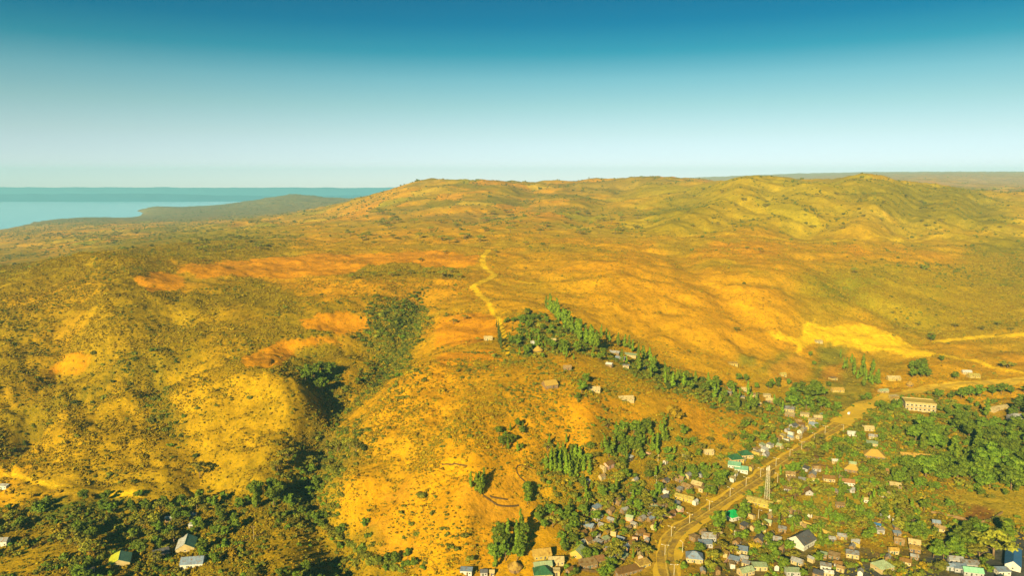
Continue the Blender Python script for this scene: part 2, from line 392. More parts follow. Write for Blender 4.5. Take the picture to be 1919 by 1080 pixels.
# gold slope
w = zone_weight([(1100, 560), (1200, 470), (1330, 520), (1480, 560), (1480, 640), (1440, 690), (1370, 690), (1270, 650), (1150, 590)], .04); lay(w * .8, (.62, .285, .002)); scrub(w, .08)
w = zone_weight([(1400, 560), (1500, 580), (1600, 605), (1500, 640), (1420, 625)], .04); lay(w * .1, (.66, .40, .003))
w = zone_weight([(1210, 515), (1500, 520), (1480, 545), (1330, 543)], .02); lay(w * .7, (.66, .32, .003))
w = zone_weight([(1330, 455), (1480, 455), (1450, 480), (1290, 485)], .01); lay(w * .7, ORANGE)
w = zone_weight([(1560, 455), (1620, 460), (1630, 480), (1590, 480)], .01); lay(w * .7, ORANGE)
w = path_weight([(1240, 443), (1400, 443), (1580, 450), (1760, 440), (1919, 442), (2100, 442)], 6); lay(w * .6, EARTH)
w = zone_weight([(1600, 405), (1760, 410), (1700, 420), (1600, 416)], .01); lay(w * .5, (.6, .38, .03))
# red fields of the plateau
RED = [[(330, 512), (350, 496), (470, 488), (560, 481), (760, 473), (850, 471), (905, 478), (890, 500), (800, 503), (760, 492), (690, 496), (640, 515), (560, 521), (470, 520), (380, 521)],
       [(255, 522), (300, 506), (345, 520), (340, 540), (280, 546)], [(562, 602), (640, 584), (690, 595), (692, 615), (640, 630), (575, 616)],
       [(452, 670), (520, 640), (600, 629), (645, 640), (550, 658), (530, 690), (455, 692)], [(818, 600), (930, 586), (932, 625), (880, 650), (818, 655)],
       [(818, 668), (930, 660), (960, 682), (900, 697), (826, 682)], [(90, 692), (130, 670), (168, 675), (150, 696), (100, 706)]]
for p in RED:
    w = zone_weight(p, .0025, .012); lay(w, (.62, .25, .0012)); scrub(w, .02)
w = zone_weight([(520, 530), (700, 522), (880, 520), (900, 560), (820, 580), (720, 545), (700, 560), (600, 575)], .02); lay(w * .6, ORANGE); scrub(w, .35)
w = zone_weight([(640, 580), (760, 560), (700, 640), (640, 640)], .02); lay(w * .4, ORANGE)
for p in ([(715, 930), (770, 910), (800, 925), (760, 952), (718, 948)], [(680, 985), (760, 1000), (780, 1025), (700, 1030)], [(930, 905), (990, 880), (1010, 900), (965, 930)], [(870, 905), (960, 940), (1000, 965), (930, 985), (860, 950)]):
    w = zone_weight(p, .008, .02); lay(w * .75, (.56, .28, .015)); scrub(w, .02)
# bright earth: cutting and tracks
w = zone_weight([(1440, 626), (1500, 636), (1503, 606), (1526, 598), (1532, 614), (1620, 610), (1700, 640), (1752, 662), (1740, 672), (1640, 656), (1535, 640), (1512, 650), (1500, 668), (1494, 645), (1460, 642)], .0025, .010); lay(w, (.86, .49, .005)); scrub(w, 0)
TRACKS = [([(914, 468), (904, 490), (909, 503), (927, 516), (903, 529), (884, 538), (895, 550), (912, 562)], 5.0), ([(912, 562), (935, 600), (948, 640), (955, 670), (990, 690), (1060, 700)], 3.0),
          ([(10, 888), (80, 908), (170, 920), (260, 928)], 3.0), ([(1740, 664), (1830, 676), (1875, 692), (1925, 702)], 4.5), ([(1752, 640), (1850, 632), (1960, 630)], 5),
          ([(1340, 905), (1240, 930), (1180, 960)], 1.6), ([(975, 527), (1012, 531)], 4)]
for p, wd in TRACKS:
    w = path_weight(p, wd); lay(w, (.80, .47, .006)); scrub(w, 0)
W_KNOLL = zone_weight([(640, 900), (700, 760), (800, 690), (1000, 665), (1200, 715), (1400, 800), (1380, 830), (1150, 830), (1000, 880), (980, 960), (900, 1060), (760, 1040), (650, 980)], .02)
scrub(W_KNOLL, 1.15); lay(W_KNOLL * .45, (.58, .25, .002))
for p in ([(715, 930), (770, 910), (800, 925), (760, 952), (718, 948)], [(680, 985), (760, 1000), (780, 1025), (700, 1030)], [(930, 905), (990, 880), (1010, 900), (965, 930)], [(870, 905), (960, 940), (1000, 965), (930, 985), (860, 950)], [(1200, 740), (1320, 770), (1330, 830), (1260, 830), (1180, 790)]):
    scrub(zone_weight(p, .01, .03), .04)
# gully banks and lower flats
W_FLAT = w = zone_weight([(-300, 1110), (-300, 950), (60, 950), (330, 940), (480, 930), (600, 880), (640, 1000), (780, 1050), (780, 1110)], .02); lay(w * .8, (.26, .185, .006)); scrub(w, .75)
for p in ([(500, 1010), (590, 990), (630, 1030), (540, 1080), (480, 1090)], [(240, 960), (290, 985), (240, 1040), (150, 1040), (170, 1000)], [(0, 1060), (80, 1000), (110, 1050), (60, 1100), (0, 1110)],
          [(60, 915), (120, 920), (60, 945), (20, 945)], [(300, 940), (420, 900), (470, 880), (480, 910), (400, 940)]):
    w = zone_weight(p, .02, .05); lay(w * .8, (.50, .30, .004)); scrub(w, .2)
w = zone_weight([(60, 950), (240, 945), (200, 975), (110, 985), (60, 975)], .01); lay(w * .8, (.12, .17, .015)); scrub(w, .5)
w = zone_weight([(560, 820), (640, 800), (690, 850), (640, 900), (590, 910)], .02); lay(w * .7, (.15, .12, .014)); scrub(w, 1)
# the settlement
W_TOWN = w = zone_weight([(1160, 890), (1260, 860), (1400, 840), (1430, 800), (1500, 770), (1640, 740), (1919, 760), (2200, 760), (2200, 1120), (1040, 1120), (1090, 960)], .02, .04)
lay(w * .75, TOWN); scrub(w, .25)
lay(w * sstep(.5, .62, fbm(GX / 20, GY / 20, 131, 3)) * .6, (.15, .14, .016))
lay(w * sstep(.52, .64, fbm(GX / 16, GY / 16, 133, 3)) * .6, (.45, .27, .022))
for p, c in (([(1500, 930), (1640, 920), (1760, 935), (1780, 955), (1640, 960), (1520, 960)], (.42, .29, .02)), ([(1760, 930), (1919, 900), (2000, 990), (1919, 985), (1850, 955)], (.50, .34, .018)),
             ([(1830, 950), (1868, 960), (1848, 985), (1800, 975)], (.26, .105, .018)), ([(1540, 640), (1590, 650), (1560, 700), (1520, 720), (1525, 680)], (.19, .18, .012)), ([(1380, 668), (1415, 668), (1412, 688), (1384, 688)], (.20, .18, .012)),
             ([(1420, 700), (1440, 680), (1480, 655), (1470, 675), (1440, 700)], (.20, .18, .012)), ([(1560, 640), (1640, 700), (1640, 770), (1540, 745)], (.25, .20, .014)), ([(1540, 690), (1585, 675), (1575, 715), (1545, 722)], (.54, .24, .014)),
             ([(1440, 690), (1500, 660), (1515, 700), (1490, 725), (1440, 718)], (.54, .26, .014)), ([(1300, 1080), (1420, 1030), (1620, 1040), (1919, 1000), (2100, 1000), (2100, 1110), (1300, 1110)], (.13, .10, .03)), ([(1560, 1050), (1700, 1062), (1830, 1010), (1900, 985), (2100, 990), (2100, 1110), (1560, 1110)], (.065, .07, .07))):  # last two outlines: shade of the lower right put into the ground colour
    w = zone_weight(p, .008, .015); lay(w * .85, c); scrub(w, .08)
for p, wd in (([(1378, 1004), (1405, 1030), (1420, 1046), (1445, 1052), (1480, 1045), (1520, 1022), (1550, 1010)], 4), ([(1590, 1020), (1640, 1040), (1720, 1062), (1800, 1085)], 5), ([(1400, 985), (1460, 975), (1530, 950)], 2.5)):
    w = path_weight(p, wd); lay(w * .85, (.19, .14, .05)); scrub(w, 0)
W_GROVE = w = zone_weight([(1000, 840), (1120, 800), (1260, 785), (1330, 840), (1330, 870), (1160, 900), (1085, 960), (1000, 900)], .015, .04); lay(w * .7, (.27, .19, .006)); scrub(w, .6)
# knoll back with village lanes
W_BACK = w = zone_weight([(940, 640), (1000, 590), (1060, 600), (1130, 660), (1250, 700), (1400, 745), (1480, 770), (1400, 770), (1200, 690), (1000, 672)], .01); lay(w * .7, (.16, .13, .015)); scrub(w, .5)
COLR *= (0.82 + 0.36 * fine_n)[..., None]

land = grid_mesh = None
def sheet(name, X, Y, Zv):
    nv, nu = X.shape
    me = bpy.data.meshes.new(name)
    me.vertices.add(nv * nu)
    me.vertices.foreach_set('co', np.stack([X, Y, Zv], -1).astype(np.float32).ravel())
    i = np.arange(nv * nu).reshape(nv, nu)
    q = np.stack([i[:-1, :-1], i[:-1, 1:], i[1:, 1:], i[1:, :-1]], -1).reshape(-1, 4)
    me.loops.add(q.size); me.loops.foreach_set('vertex_index', q.ravel().astype(np.int32))
    me.polygons.add(len(q)); me.polygons.foreach_set('loop_start', np.arange(0, q.size, 4, dtype=np.int32))
    me.polygons.foreach_set('use_smooth', np.ones(len(q), bool))
    me.update(); me.validate()
    return me
def add_obj(name, me, mat=None, parent=None, kind=None, loc=None):
    if mat is not None: me.materials.append(mat)
    o = bpy.data.objects.new(name, me); COL.objects.link(o)
    if parent is not None: o.parent = parent
    if kind: o['kind'] = kind
    if loc is not None: o.location = loc
    return o
class NT:
    """small helper for node trees"""
    def __init__(s, name):
        s.m = bpy.data.materials.new(name); s.m.use_nodes = True
        s.t = s.m.node_tree; s.b = s.t.nodes['Principled BSDF']
        s.b.inputs['Roughness'].default_value = .9; s.b.inputs['Specular IOR Level'].default_value = .15
    def n(s, typ, **kw):
        d = s.t.nodes.new(typ)
        for k, v in kw.items(): setattr(d, k, v)
        return d
    def l(s, a, b): s.t.links.new(a, b)
    def pos(s): return s.n('ShaderNodeNewGeometry').outputs['Position']
    def obj(s): return s.n('ShaderNodeTexCoord').outputs['Object']
    def noise(s, vec, scale, detail=4, rough=.6):
        d = s.n('ShaderNodeTexNoise'); d.inputs['Scale'].default_value = scale; d.inputs['Detail'].default_value = detail; d.inputs['Roughness'].default_value = rough
        s.l(vec, d.inputs['Vector']); return d.outputs['Fac']
    def ramp(s, fac, stops):
        d = s.n('ShaderNodeValToRGB'); r = d.color_ramp
        while len(r.elements) > 1: r.elements.remove(r.elements[0])
        for i, (p, c) in enumerate(stops):
            e = r.elements[0] if i == 0 else r.elements.new(p)
            e.position = p; e.color = (*c, 1) if len(c) == 3 else c
        s.l(fac, d.inputs[0]); return d.outputs[0]
    def mix(s, fac, a, b, mode='MIX'):
        d = s.n('ShaderNodeMix'); d.data_type = 'RGBA'; d.blend_type = mode
        for v, i in ((fac, 0), (a, 6), (b, 7)):
            if hasattr(v, 'links'): s.l(v, d.inputs[i])
            elif i == 0: d.inputs[0].default_value = v
            else: d.inputs[i].default_value = (*v, 1)
        return d.outputs[2]
    def bump(s, h, dist=1, strength=.6):
        d = s.n('ShaderNodeBump'); d.inputs['Distance'].default_value = dist; d.inputs['Strength'].default_value = strength
        s.l(h, d.inputs['Height']); s.l(d.outputs[0], s.b.inputs['Normal'])
    def col(s, c):
        if hasattr(c, 'links'): s.l(c, s.b.inputs['Base Color'])
        else: s.b.inputs['Base Color'].default_value = (*c, 1)

k = NT('dry_land')
at = k.n('ShaderNodeAttribute', attribute_name='soil')
P = k.pos()
n4 = k.noise(P, .33, 6, .75); n1 = k.noise(P, .9, 6, .7); n2 = k.noise(P, .16, 5, .65); n3 = k.noise(P, .028, 4, .6)
c = k.mix(1.0, at.outputs['Color'], k.ramp(n1, [(.3, (.62, .66, .6)), (.5, (1, 1, 1)), (.72, (1.0, .98, .95))]), 'MULTIPLY')
c = k.mix(1.0, c, k.ramp(n2, [(.32, (.66, .72, .66)), (.55, (1, 1, 1))]), 'MULTIPLY')
c = k.mix(1.0, c, k.ramp(n3, [(.3, (.8, .84, .8)), (.6, (1, 1, 1))]), 'MULTIPLY')
c = k.mix(1.0, c, k.ramp(n4, [(.36, (.52, .60, .6)), (.47, (1, 1, 1)), (.6, (1.0, 1.0, 1.0)), (.72, (1.12, 1.1, 1.0))]), 'MULTIPLY')
k.col(c)
k.bump(k.mix(.5, n4, n2), 2.2, .8)
k.b.inputs['Roughness'].default_value = 1.0
k.b.inputs['Specular IOR Level'].default_value = .05
M_LAND = k.m
me = sheet('ground', GX * S, GY * S, ZT * S)
a = me.attributes.new('soil', 'FLOAT_COLOR', 'POINT')
a.data.foreach_set('color', np.concatenate([np.clip(COLR, 0, 1), np.ones(ZT.shape + (1,))], -1).astype(np.float32).ravel())
add_obj('ground', me, M_LAND, kind='structure')

# lake and the hills on its far shore
k = NT('lake_water')
k.col((.07, .42, .62)); k.b.inputs['Roughness'].default_value = .12; k.b.inputs['Specular IOR Level'].default_value = .5
k.bump(k.noise(k.pos(), .06, 3), 1.0, .15)
bm = bmesh.new()
for p in ((-12500, 1600), (2600, 1600), (2600, 17600), (-12500, 17600)): bm.verts.new((p[0], p[1], -60 * S))
bm.faces.new(bm.verts); me = bpy.data.meshes.new('lake'); bm.to_mesh(me); bm.free()
add_obj('lake', me, k.m, kind='structure')
k = NT('haze_tinted_shore'); k.col((.05, .24, .38)); M_FAR = k.m  # blue of the haze put into the hills' base colour
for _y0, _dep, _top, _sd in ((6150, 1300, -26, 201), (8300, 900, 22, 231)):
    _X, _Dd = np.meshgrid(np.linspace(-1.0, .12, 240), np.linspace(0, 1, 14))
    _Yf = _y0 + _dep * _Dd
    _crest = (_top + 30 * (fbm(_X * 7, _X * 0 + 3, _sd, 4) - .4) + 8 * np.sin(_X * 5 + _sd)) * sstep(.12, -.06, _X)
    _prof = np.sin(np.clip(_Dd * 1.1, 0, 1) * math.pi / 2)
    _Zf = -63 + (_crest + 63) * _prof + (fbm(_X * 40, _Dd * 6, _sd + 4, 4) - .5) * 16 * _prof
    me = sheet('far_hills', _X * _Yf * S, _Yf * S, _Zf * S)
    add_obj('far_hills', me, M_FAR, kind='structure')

# the air
bm = bmesh.new()
bmesh.ops.create_cube(bm, size=1)
lo = Vector((-9700 * S, -150 * S, -95 * S)); hi = Vector((9700 * S, 9600 * S, 262 * S))
for v in bm.verts: v.co = Vector([(lo[i] if v.co[i] < 0 else hi[i]) for i in range(3)])
me = bpy.data.meshes.new('haze'); bm.to_mesh(me); bm.free()
m = bpy.data.materials.new('haze_air'); m.use_nodes = True; t = m.node_tree; t.nodes.clear()
ov = t.nodes.new('ShaderNodeOutputMaterial'); pv = t.nodes.new('ShaderNodeVolumePrincipled')
pv.inputs['Color'].default_value = (.36, .82, 1.0, 1); pv.inputs['Density'].default_value = 5.5e-5; pv.inputs['Anisotropy'].default_value = 0.0
t.links.new(pv.outputs[0], ov.inputs['Volume'])
add_obj('haze', me, m, kind='stuff')
# ------------------------------------------------------------------ materials of things
def leaf_mat(name, dark, mid, light):
    k = NT(name)
    r = k.n('ShaderNodeObjectInfo').outputs['Random']
    nz = k.noise(k.obj(), .55, 3, .6)
    c = k.ramp(nz, [(.3, dark), (.5, mid), (.72, light)])
    hs = k.n('ShaderNodeHueSaturation')
    mr = k.n('ShaderNodeMapRange'); mr.inputs[3].default_value = .485; mr.inputs[4].default_value = .512; k.l(r, mr.inputs[0]); k.l(mr.outputs[0], hs.inputs['Hue'])
    mr2 = k.n('ShaderNodeMapRange'); mr2.inputs[3].default_value = .75; mr2.inputs[4].default_value = 1.3; k.l(r, mr2.inputs[0]); k.l(mr2.outputs[0], hs.inputs['Value'])
    k.l(c, hs.inputs['Color']); k.col(hs.outputs[0])
    k.b.inputs['Roughness'].default_value = .7; k.b.inputs['Specular IOR Level'].default_value = .12
    return k.m
M_LEAF = leaf_mat('broad_leaves', (.034, .060, .005), (.085, .13, .007), (.17, .22, .010))
M_EUC = leaf_mat('eucalyptus_leaves', (.045, .085, .006), (.115, .175, .008), (.21, .265, .010))
M_CYP = leaf_mat('cypress_leaves', (.025, .040, .006), (.05, .070, .008), (.08, .10, .01))
M_ACA = leaf_mat('acacia_leaves', (.075, .075, .007), (.15, .145, .010), (.25, .22, .012))
M_SCRUB = leaf_mat('scrub_leaves', (.11, .08, .003), (.26, .18, .003), (.42, .28, .005))
M_BUSH = leaf_mat('bush_leaves', (.06, .07, .007), (.12, .13, .009), (.21, .20, .012))
k = NT('bark'); k.col(k.ramp(k.noise(k.obj(), 3, 3), [(.3, (.10, .065, .03)), (.7, (.26, .17, .08))])); M_BARK = k.m

def tin_mat(name, base, rust=.35, rustcol=(.21, .11, .025), spec=.14, rough=.5):
    k = NT(name); O = k.obj(); r = k.n('ShaderNodeObjectInfo').outputs['Random']
    wv = k.n('ShaderNodeTexWave'); wv.wave_type = 'BANDS'; wv.bands_direction = 'X'; wv.inputs['Scale'].default_value = 2.2; wv.inputs['Distortion'].default_value = 0; k.l(O, wv.inputs['Vector'])
    ad = k.n('ShaderNodeVectorMath', operation='ADD'); k.l(O, ad.inputs[0]); k.l(r, ad.inputs[1])
    sc = k.n('ShaderNodeVectorMath', operation='MULTIPLY_ADD'); k.l(r, sc.inputs[0]); sc.inputs[1].default_value = (91, 57, 33); k.l(O, sc.inputs[2])
    n1 = k.noise(sc.outputs[0], .55, 5, .7); n2 = k.noise(sc.outputs[0], 2.2, 4, .7)
    c = k.mix(k.ramp(n1, [(.62 - rust * .4, (0, 0, 0)), (.74 - rust * .3, (1, 1, 1))]), base, rustcol)
    c = k.mix(1.0, c, k.ramp(n2, [(.3, (.72, .72, .72)), (.65, (1.08, 1.08, 1.08))]), 'MULTIPLY')
    # sheets of different age
    br = k.n('ShaderNodeTexBrick'); br.inputs['Scale'].default_value = 1.0; br.inputs['Brick Width'].default_value = .9; br.inputs['Row Height'].default_value = 2.4; br.inputs['Mortar Size'].default_value = .012
    br.inputs['Color1'].default_value = (1, 1, 1, 1); br.inputs['Color2'].default_value = (.8, .8, .8, 1); br.inputs['Mortar'].default_value = (.5, .5, .5, 1); k.l(O, br.inputs['Vector'])
    c = k.mix(1.0, c, br.outputs['Color'], 'MULTIPLY')
    k.col(c); k.bump(wv.outputs['Fac'], .05, .6); k.b.inputs['Roughness'].default_value = rough; k.b.inputs['Specular IOR Level'].default_value = spec
    return k.m
ROOF = {
    'grey': tin_mat('weathered_grey_tin', (.29, .30, .28), .35), 'white': tin_mat('bright_tin', (.50, .50, .43), .2), 'rust': tin_mat('rusty_tin', (.23, .135, .035), .7),
    'pink': tin_mat('faded_red_tin', (.33, .17, .06), .35), 'green': tin_mat('dark_green_tin', (.035, .12, .05), .05), 'brightgreen': tin_mat('bright_green_tin', (.012, .36, .09), 0),
    'palegreen': tin_mat('pale_green_tin', (.30, .37, .19), .15), 'mint': tin_mat('mint_tin', (.25, .52, .30), .02), 'teal': tin_mat('teal_tin', (.16, .34, .22), .02), 'lime': tin_mat('yellow_green_tin', (.55, .56, .035), .02), 'blue': tin_mat('blue_tin', (.035, .13, .28), .05),
    'bluegrey': tin_mat('blue_grey_tin', (.20, .26, .32), .2), 'gold': tin_mat('golden_tin', (.46, .29, .05), .3), 'cream': tin_mat('cream_tin', (.48, .38, .16), .25), 'tan': tin_mat('tan_tin', (.32, .22, .09), .4),
    'yellow': tin_mat('yellow_tin', (.40, .33, .07), .3), 'dark': tin_mat('dark_grey_tin', (.10, .10, .10), .15)}
k = NT('thatch'); k.col(k.ramp(k.noise(k.obj(), 2.5, 5, .7), [(.3, (.22, .13, .025)), (.7, (.50, .33, .05))])); k.bump(k.noise(k.obj(), 8, 3), .1, .8); ROOF['thatch'] = k.m
def wall_mat(name, a, b_):
    k = NT(name); k.col(k.ramp(k.noise(k.obj(), .8, 5, .65), [(.3, a), (.65, b_)])); k.bump(k.noise(k.obj(), 5, 3), .03, .4); return k.m
WALL = {'mud': wall_mat('mud_plaster', (.13, .08, .03), (.25, .155, .06)), 'cream': wall_mat('cream_plaster', (.30, .22, .08), (.46, .35, .15)), 'white': wall_mat('white_plaster', (.36, .33, .25), (.55, .52, .42)),
        'pink': wall_mat('pink_plaster', (.42, .22, .13), (.55, .32, .2)), 'grey': wall_mat('grey_block', (.22, .21, .19), (.36, .34, .3)), 'yellow': wall_mat('yellow_plaster', (.30, .21, .035), (.44, .32, .06))}
k = NT('dark_glass'); k.col((.025, .03, .035)); k.b.inputs['Roughness'].default_value = .15; k.b.inputs['Specular IOR Level'].default_value = .5; M_GLASS = k.m
k = NT('shutter_paint'); k.col(k.ramp(k.n('ShaderNodeObjectInfo').outputs['Random'], [(0, (.05, .07, .09)), (.4, (.10, .06, .03)), (.7, (.04, .10, .07)), (1, (.14, .10, .06))])); M_DOOR = k.m
k = NT('galvanised_steel'); k.col((.60, .54, .36)); k.b.inputs['Roughness'].default_value = .5; k.b.inputs['Specular IOR Level'].default_value = .4; M_STEEL = k.m
k = NT('lamp_glass'); k.col((.75, .72, .6)); k.b.inputs['Roughness'].default_value = .3; M_LAMP = k.m
k = NT('dusty_asphalt'); P = k.pos(); c_ = k.ramp(k.noise(P, .22, 6, .7), [(.36, (.20, .13, .025)), (.5, (.34, .21, .02)), (.62, (.52, .32, .016))])
k.col(k.mix(1.0, c_, k.ramp(k.noise(P, 1.6, 4), [(.3, (.7, .7, .7)), (.6, (1, 1, 1))]), 'MULTIPLY')); M_ROAD = k.m
k = NT('road_dust'); P = k.pos(); k.col(k.ramp(k.noise(P, .18, 5, .65), [(.3, (.42, .27, .02)), (.65, (.62, .38, .014))])); k.bump(k.noise(P, 1.2, 4), .3, .5); M_DUST = k.m
k = NT('median_soil'); P = k.pos(); k.col(k.ramp(k.noise(P, .5, 4, .6), [(.35, (.24, .16, .02)), (.6, (.50, .33, .03))])); M_MEDIAN = k.m
k = NT('kerb_concrete'); k.col((.36, .25, .06)); M_KERB = k.m
k = NT('dry_stone'); k.col(k.ramp(k.noise(k.obj(), 1.2, 4), [(.3, (.045, .028, .008)), (.7, (.13, .08, .02))])); M_STONE = k.m

# ------------------------------------------------------------------ mesh helpers
class MB:
    def __init__(s): s.v = []; s.f = []
    def quad(s, a, b, c, d): n = len(s.v); s.v += [a, b, c, d]; s.f.append((n, n + 1, n + 2, n + 3))
    def tri(s, a, b, c): n = len(s.v); s.v += [a, b, c]; s.f.append((n, n + 1, n + 2))
    def box(s, x0, x1, y0, y1, z0, z1, rot=None):
        n = len(s.v); p = [(x, y, z) for z in (z0, z1) for y in (y0, y1) for x in (x0, x1)]
        s.v += [tuple(rot @ Vector(q)) for q in p] if rot else p
        s.f += [tuple(n + i for i in q) for q in ((0, 2, 3, 1), (4, 5, 7, 6), (0, 1, 5, 4), (2, 6, 7, 3), (0, 4, 6, 2), (1, 3, 7, 5))]
    def prism(s, pts, ext):      # convex polygon swept by vector ext
        n = len(s.v); k = len(pts); s.v += [tuple(p) for p in pts] + [tuple(Vector(p) + Vector(ext)) for p in pts]
        s.f.append(tuple(n + i for i in range(k))[::-1]); s.f.append(tuple(n + k + i for i in range(k)))
        s.f += [(n + i, n + (i + 1) % k, n + k + (i + 1) % k, n + k + i) for i in range(k)]
    def tube(s, a, b, ra, rb, seg=6):
        a = Vector(a); b = Vector(b); d = (b - a).normalized(); x = d.orthogonal().normalized(); y = d.cross(x)
        n = len(s.v)
        for c, r in ((a, ra), (b, rb)):
            for i in range(seg):
                t = 2 * math.pi * i / seg; s.v.append(tuple(c + x * (r * math.cos(t)) + y * (r * math.sin(t))))
        s.f += [(n + i, n + (i + 1) % seg, n + seg + (i + 1) % seg, n + seg + i) for i in range(seg)]
        s.f.append(tuple(n + i for i in range(seg))[::-1]); s.f.append(tuple(n + seg + i for i in range(seg)))
    def mesh(s, name, mat, smooth=False):
        me = bpy.data.meshes.new(name); me.from_pydata(s.v, [], s.f); me.update()
        if mat: me.materials.append(mat)
        if smooth: me.polygons.foreach_set('use_smooth', [True] * len(me.polygons))
        return me
def link(name, me, parent=None, loc=None):
    o = bpy.data.objects.new(name, me); COL.objects.link(o)
    if parent is not None: o.parent = parent
    if loc is not None: o.location = loc
    return o
THINGS = []
def thing(name, loc, yaw=0, label=None, cat=None, group=None, **info):
    o = bpy.data.objects.new(name, None); COL.objects.link(o)
    o.empty_display_size = .5
    o.location = loc; o.rotation_euler = (0, 0, yaw)
    o['category'] = cat or name.replace('_', ' ')
    if label: o['label'] = label
    if group: o['group'] = group
    THINGS.append((o, info))
    return o
# ------------------------------------------------------------------ the dual carriageway, its median and kerbs
MEDIAN = [(1262, 1110), (1252, 1075), (1246, 1042), (1258, 1007), (1273, 992), (1292, 982), (1329, 957), (1368, 932), (1398, 912), (1425, 895), (1454, 875), (1480, 858), (1502, 843), (1526, 827), (1546, 814), (1575, 795)]
FARROAD = [(1575, 795), (1600, 775), (1640, 752), (1700, 738), (1770, 725), (1850, 718), (1925, 711), (2050, 700)]
def world_line(pts, step=4.0, smooth=2):
    P = [spot(*p).xy for p in pts]
    P = [Vector((p.x, p.y)) for p in P]
    for _ in range(smooth):
        Q = [P[0]]
        for a, b_ in zip(P[:-1], P[1:]): Q += [a * .75 + b_ * .25, a * .25 + b_ * .75]
        P = Q + [P[-1]]
    out_ = [P[0]]
    for p in P[1:]:
        while (p - out_[-1]).length > step: out_.append(out_[-1] + (p - out_[-1]).normalized() * step)
    return out_
def ribbon(name, line, o0, o1, lift, mat, kind='structure', across=4, thick=0.0, wob=0.0):
    """strip between offsets o0..o1 right of the line, laid on the land"""
    n = len(line); A = np.array([tuple(p) for p in line]); T = np.gradient(A, axis=0); T /= np.linalg.norm(T, axis=1)[:, None]
    N = np.stack([T[:, 1], -T[:, 0]], 1)
    offs = np.linspace(0, 1, across + 1)
    w0 = o0 + wob * (fbm(np.arange(n) * .35, np.zeros(n), int(abs(o0) * 10) + 5, 2) - .5); w1 = o1 + wob * (fbm(np.arange(n) * .35, np.zeros(n) + 9, int(abs(o1) * 10) + 6, 2) - .5)
    X = A[:, None, 0] + N[:, None, 0] * (w0[:, None] + (w1 - w0)[:, None] * offs); Y = A[:, None, 1] + N[:, None, 1] * (w0[:, None] + (w1 - w0)[:, None] * offs)
    Zg = ground(X, Y) + lift
    if thick: # a raised kerb or slab with sides
        X = np.concatenate([X[:, :1], X, X[:, -1:]], 1); Y = np.concatenate([Y[:, :1], Y, Y[:, -1:]], 1); Zg = np.concatenate([Zg[:, :1] - thick, Zg, Zg[:, -1:] - thick], 1)
    me = sheet(name, X, Y, Zg)
    if not thick: me.flip_normals()
    return add_obj(name, me, mat, kind=kind)
L1 = world_line(MEDIAN); L2 = world_line(FARROAD)
ribbon('verge', L1, -6.8, 7.8, .10, M_DUST, across=10, wob=5)
ribbon('road', L1, -4.8, 4.8, .16, M_ROAD, across=8, wob=2.4)
ribbon('kerb', L1, -.8, .8, .22, M_KERB, across=2, thick=.5)
ribbon('median', L1, -.66, .66, .25, M_MEDIAN, across=2, thick=.1)
ribbon('verge', L2, -9, 9, .10, M_DUST, across=8, wob=5)
ribbon('road', L2, -4.2, 4.2, .16, M_DUST, across=6, wob=2.5)
# wide trodden square where the carriageways end
ROADPTS = np.array([tuple(p) for p in L1] + [tuple(p) for p in L2])
def road_clear(x, y): return float(np.min(np.hypot(ROADPTS[:, 0] - x, ROADPTS[:, 1] - y)))

# street lamps on the median: pole, base, two arms with a head each
def road_yaw(p):
    d = [(q - Vector((p.x, p.y))).length for q in L1]; i = min(max(int(np.argmin(d)), 1), len(L1) - 2)
    t = L1[i + 1] - L1[i - 1]; return math.atan2(t.y, t.x)
def lamp_meshes(double):
    h = 6.6
    p = MB(); p.tube((0, 0, 0), (0, 0, h), .13, .08, 8)
    bs = MB(); bs.box(-.28, .28, -.28, .28, -.15, .35)
    arms = []
    for s in ((-1, 1) if double else (1,)):
        a = MB(); a.tube((0, 0, h - .12), (0, s * .9, h + .12), .06, .05); a.tube((0, s * .9, h + .12), (0, s * 1.7, h + .16), .05, .05)
        g = MB(); g.prism([(-.13, s * 1.55, h + .10), (.13, s * 1.55, h + .10), (.10, s * 2.35, h + .14), (-.10, s * 2.35, h + .14)][::s], (0, 0, .14))
        arms.append((a.mesh('arm', M_STEEL), g.mesh('lamp_head', M_LAMP)))
    return p.mesh('pole', M_STEEL), bs.mesh('base', M_KERB), arms
LAMP2, LAMP1 = lamp_meshes(True), lamp_meshes(False)
LAMPS = []
def street_lamp(px, py, double=True, yaw=None, **info):
    p = spot(px, py)
    o = thing('street_lamp', p, road_yaw(p) if yaw is None else yaw, cat='street lamp', group='street lamps along the main road', **info)
    P_, B_, A_ = LAMP2 if double else LAMP1
    link('pole', P_, o); link('base', B_, o)
    for a, g in A_:
        ao = link('arm', a, o); link('lamp_head', g, ao)
    LAMPS.append((o, p)); return o
NTH = ['first', 'second', 'third', 'fourth', 'fifth', 'sixth', 'seventh', 'eighth', 'ninth', 'tenth', 'eleventh', 'twelfth', 'thirteenth', 'fourteenth', 'fifteenth', 'sixteenth', 'seventeenth', 'eighteenth', 'nineteenth', 'twentieth']
_ml = [(1263, 1080), (1246, 1042), (1258, 1007), (1292, 982), (1329, 957), (1368, 932), (1398, 912), (1425, 895), (1454, 875), (1480, 858), (1502, 843), (1526, 827), (1546, 813)]
for i, (x, y) in enumerate(_ml):
    o = street_lamp(x, y)
    o['label'] = f"double-armed street lamp on the road median, {NTH[i]} counting from the near end"
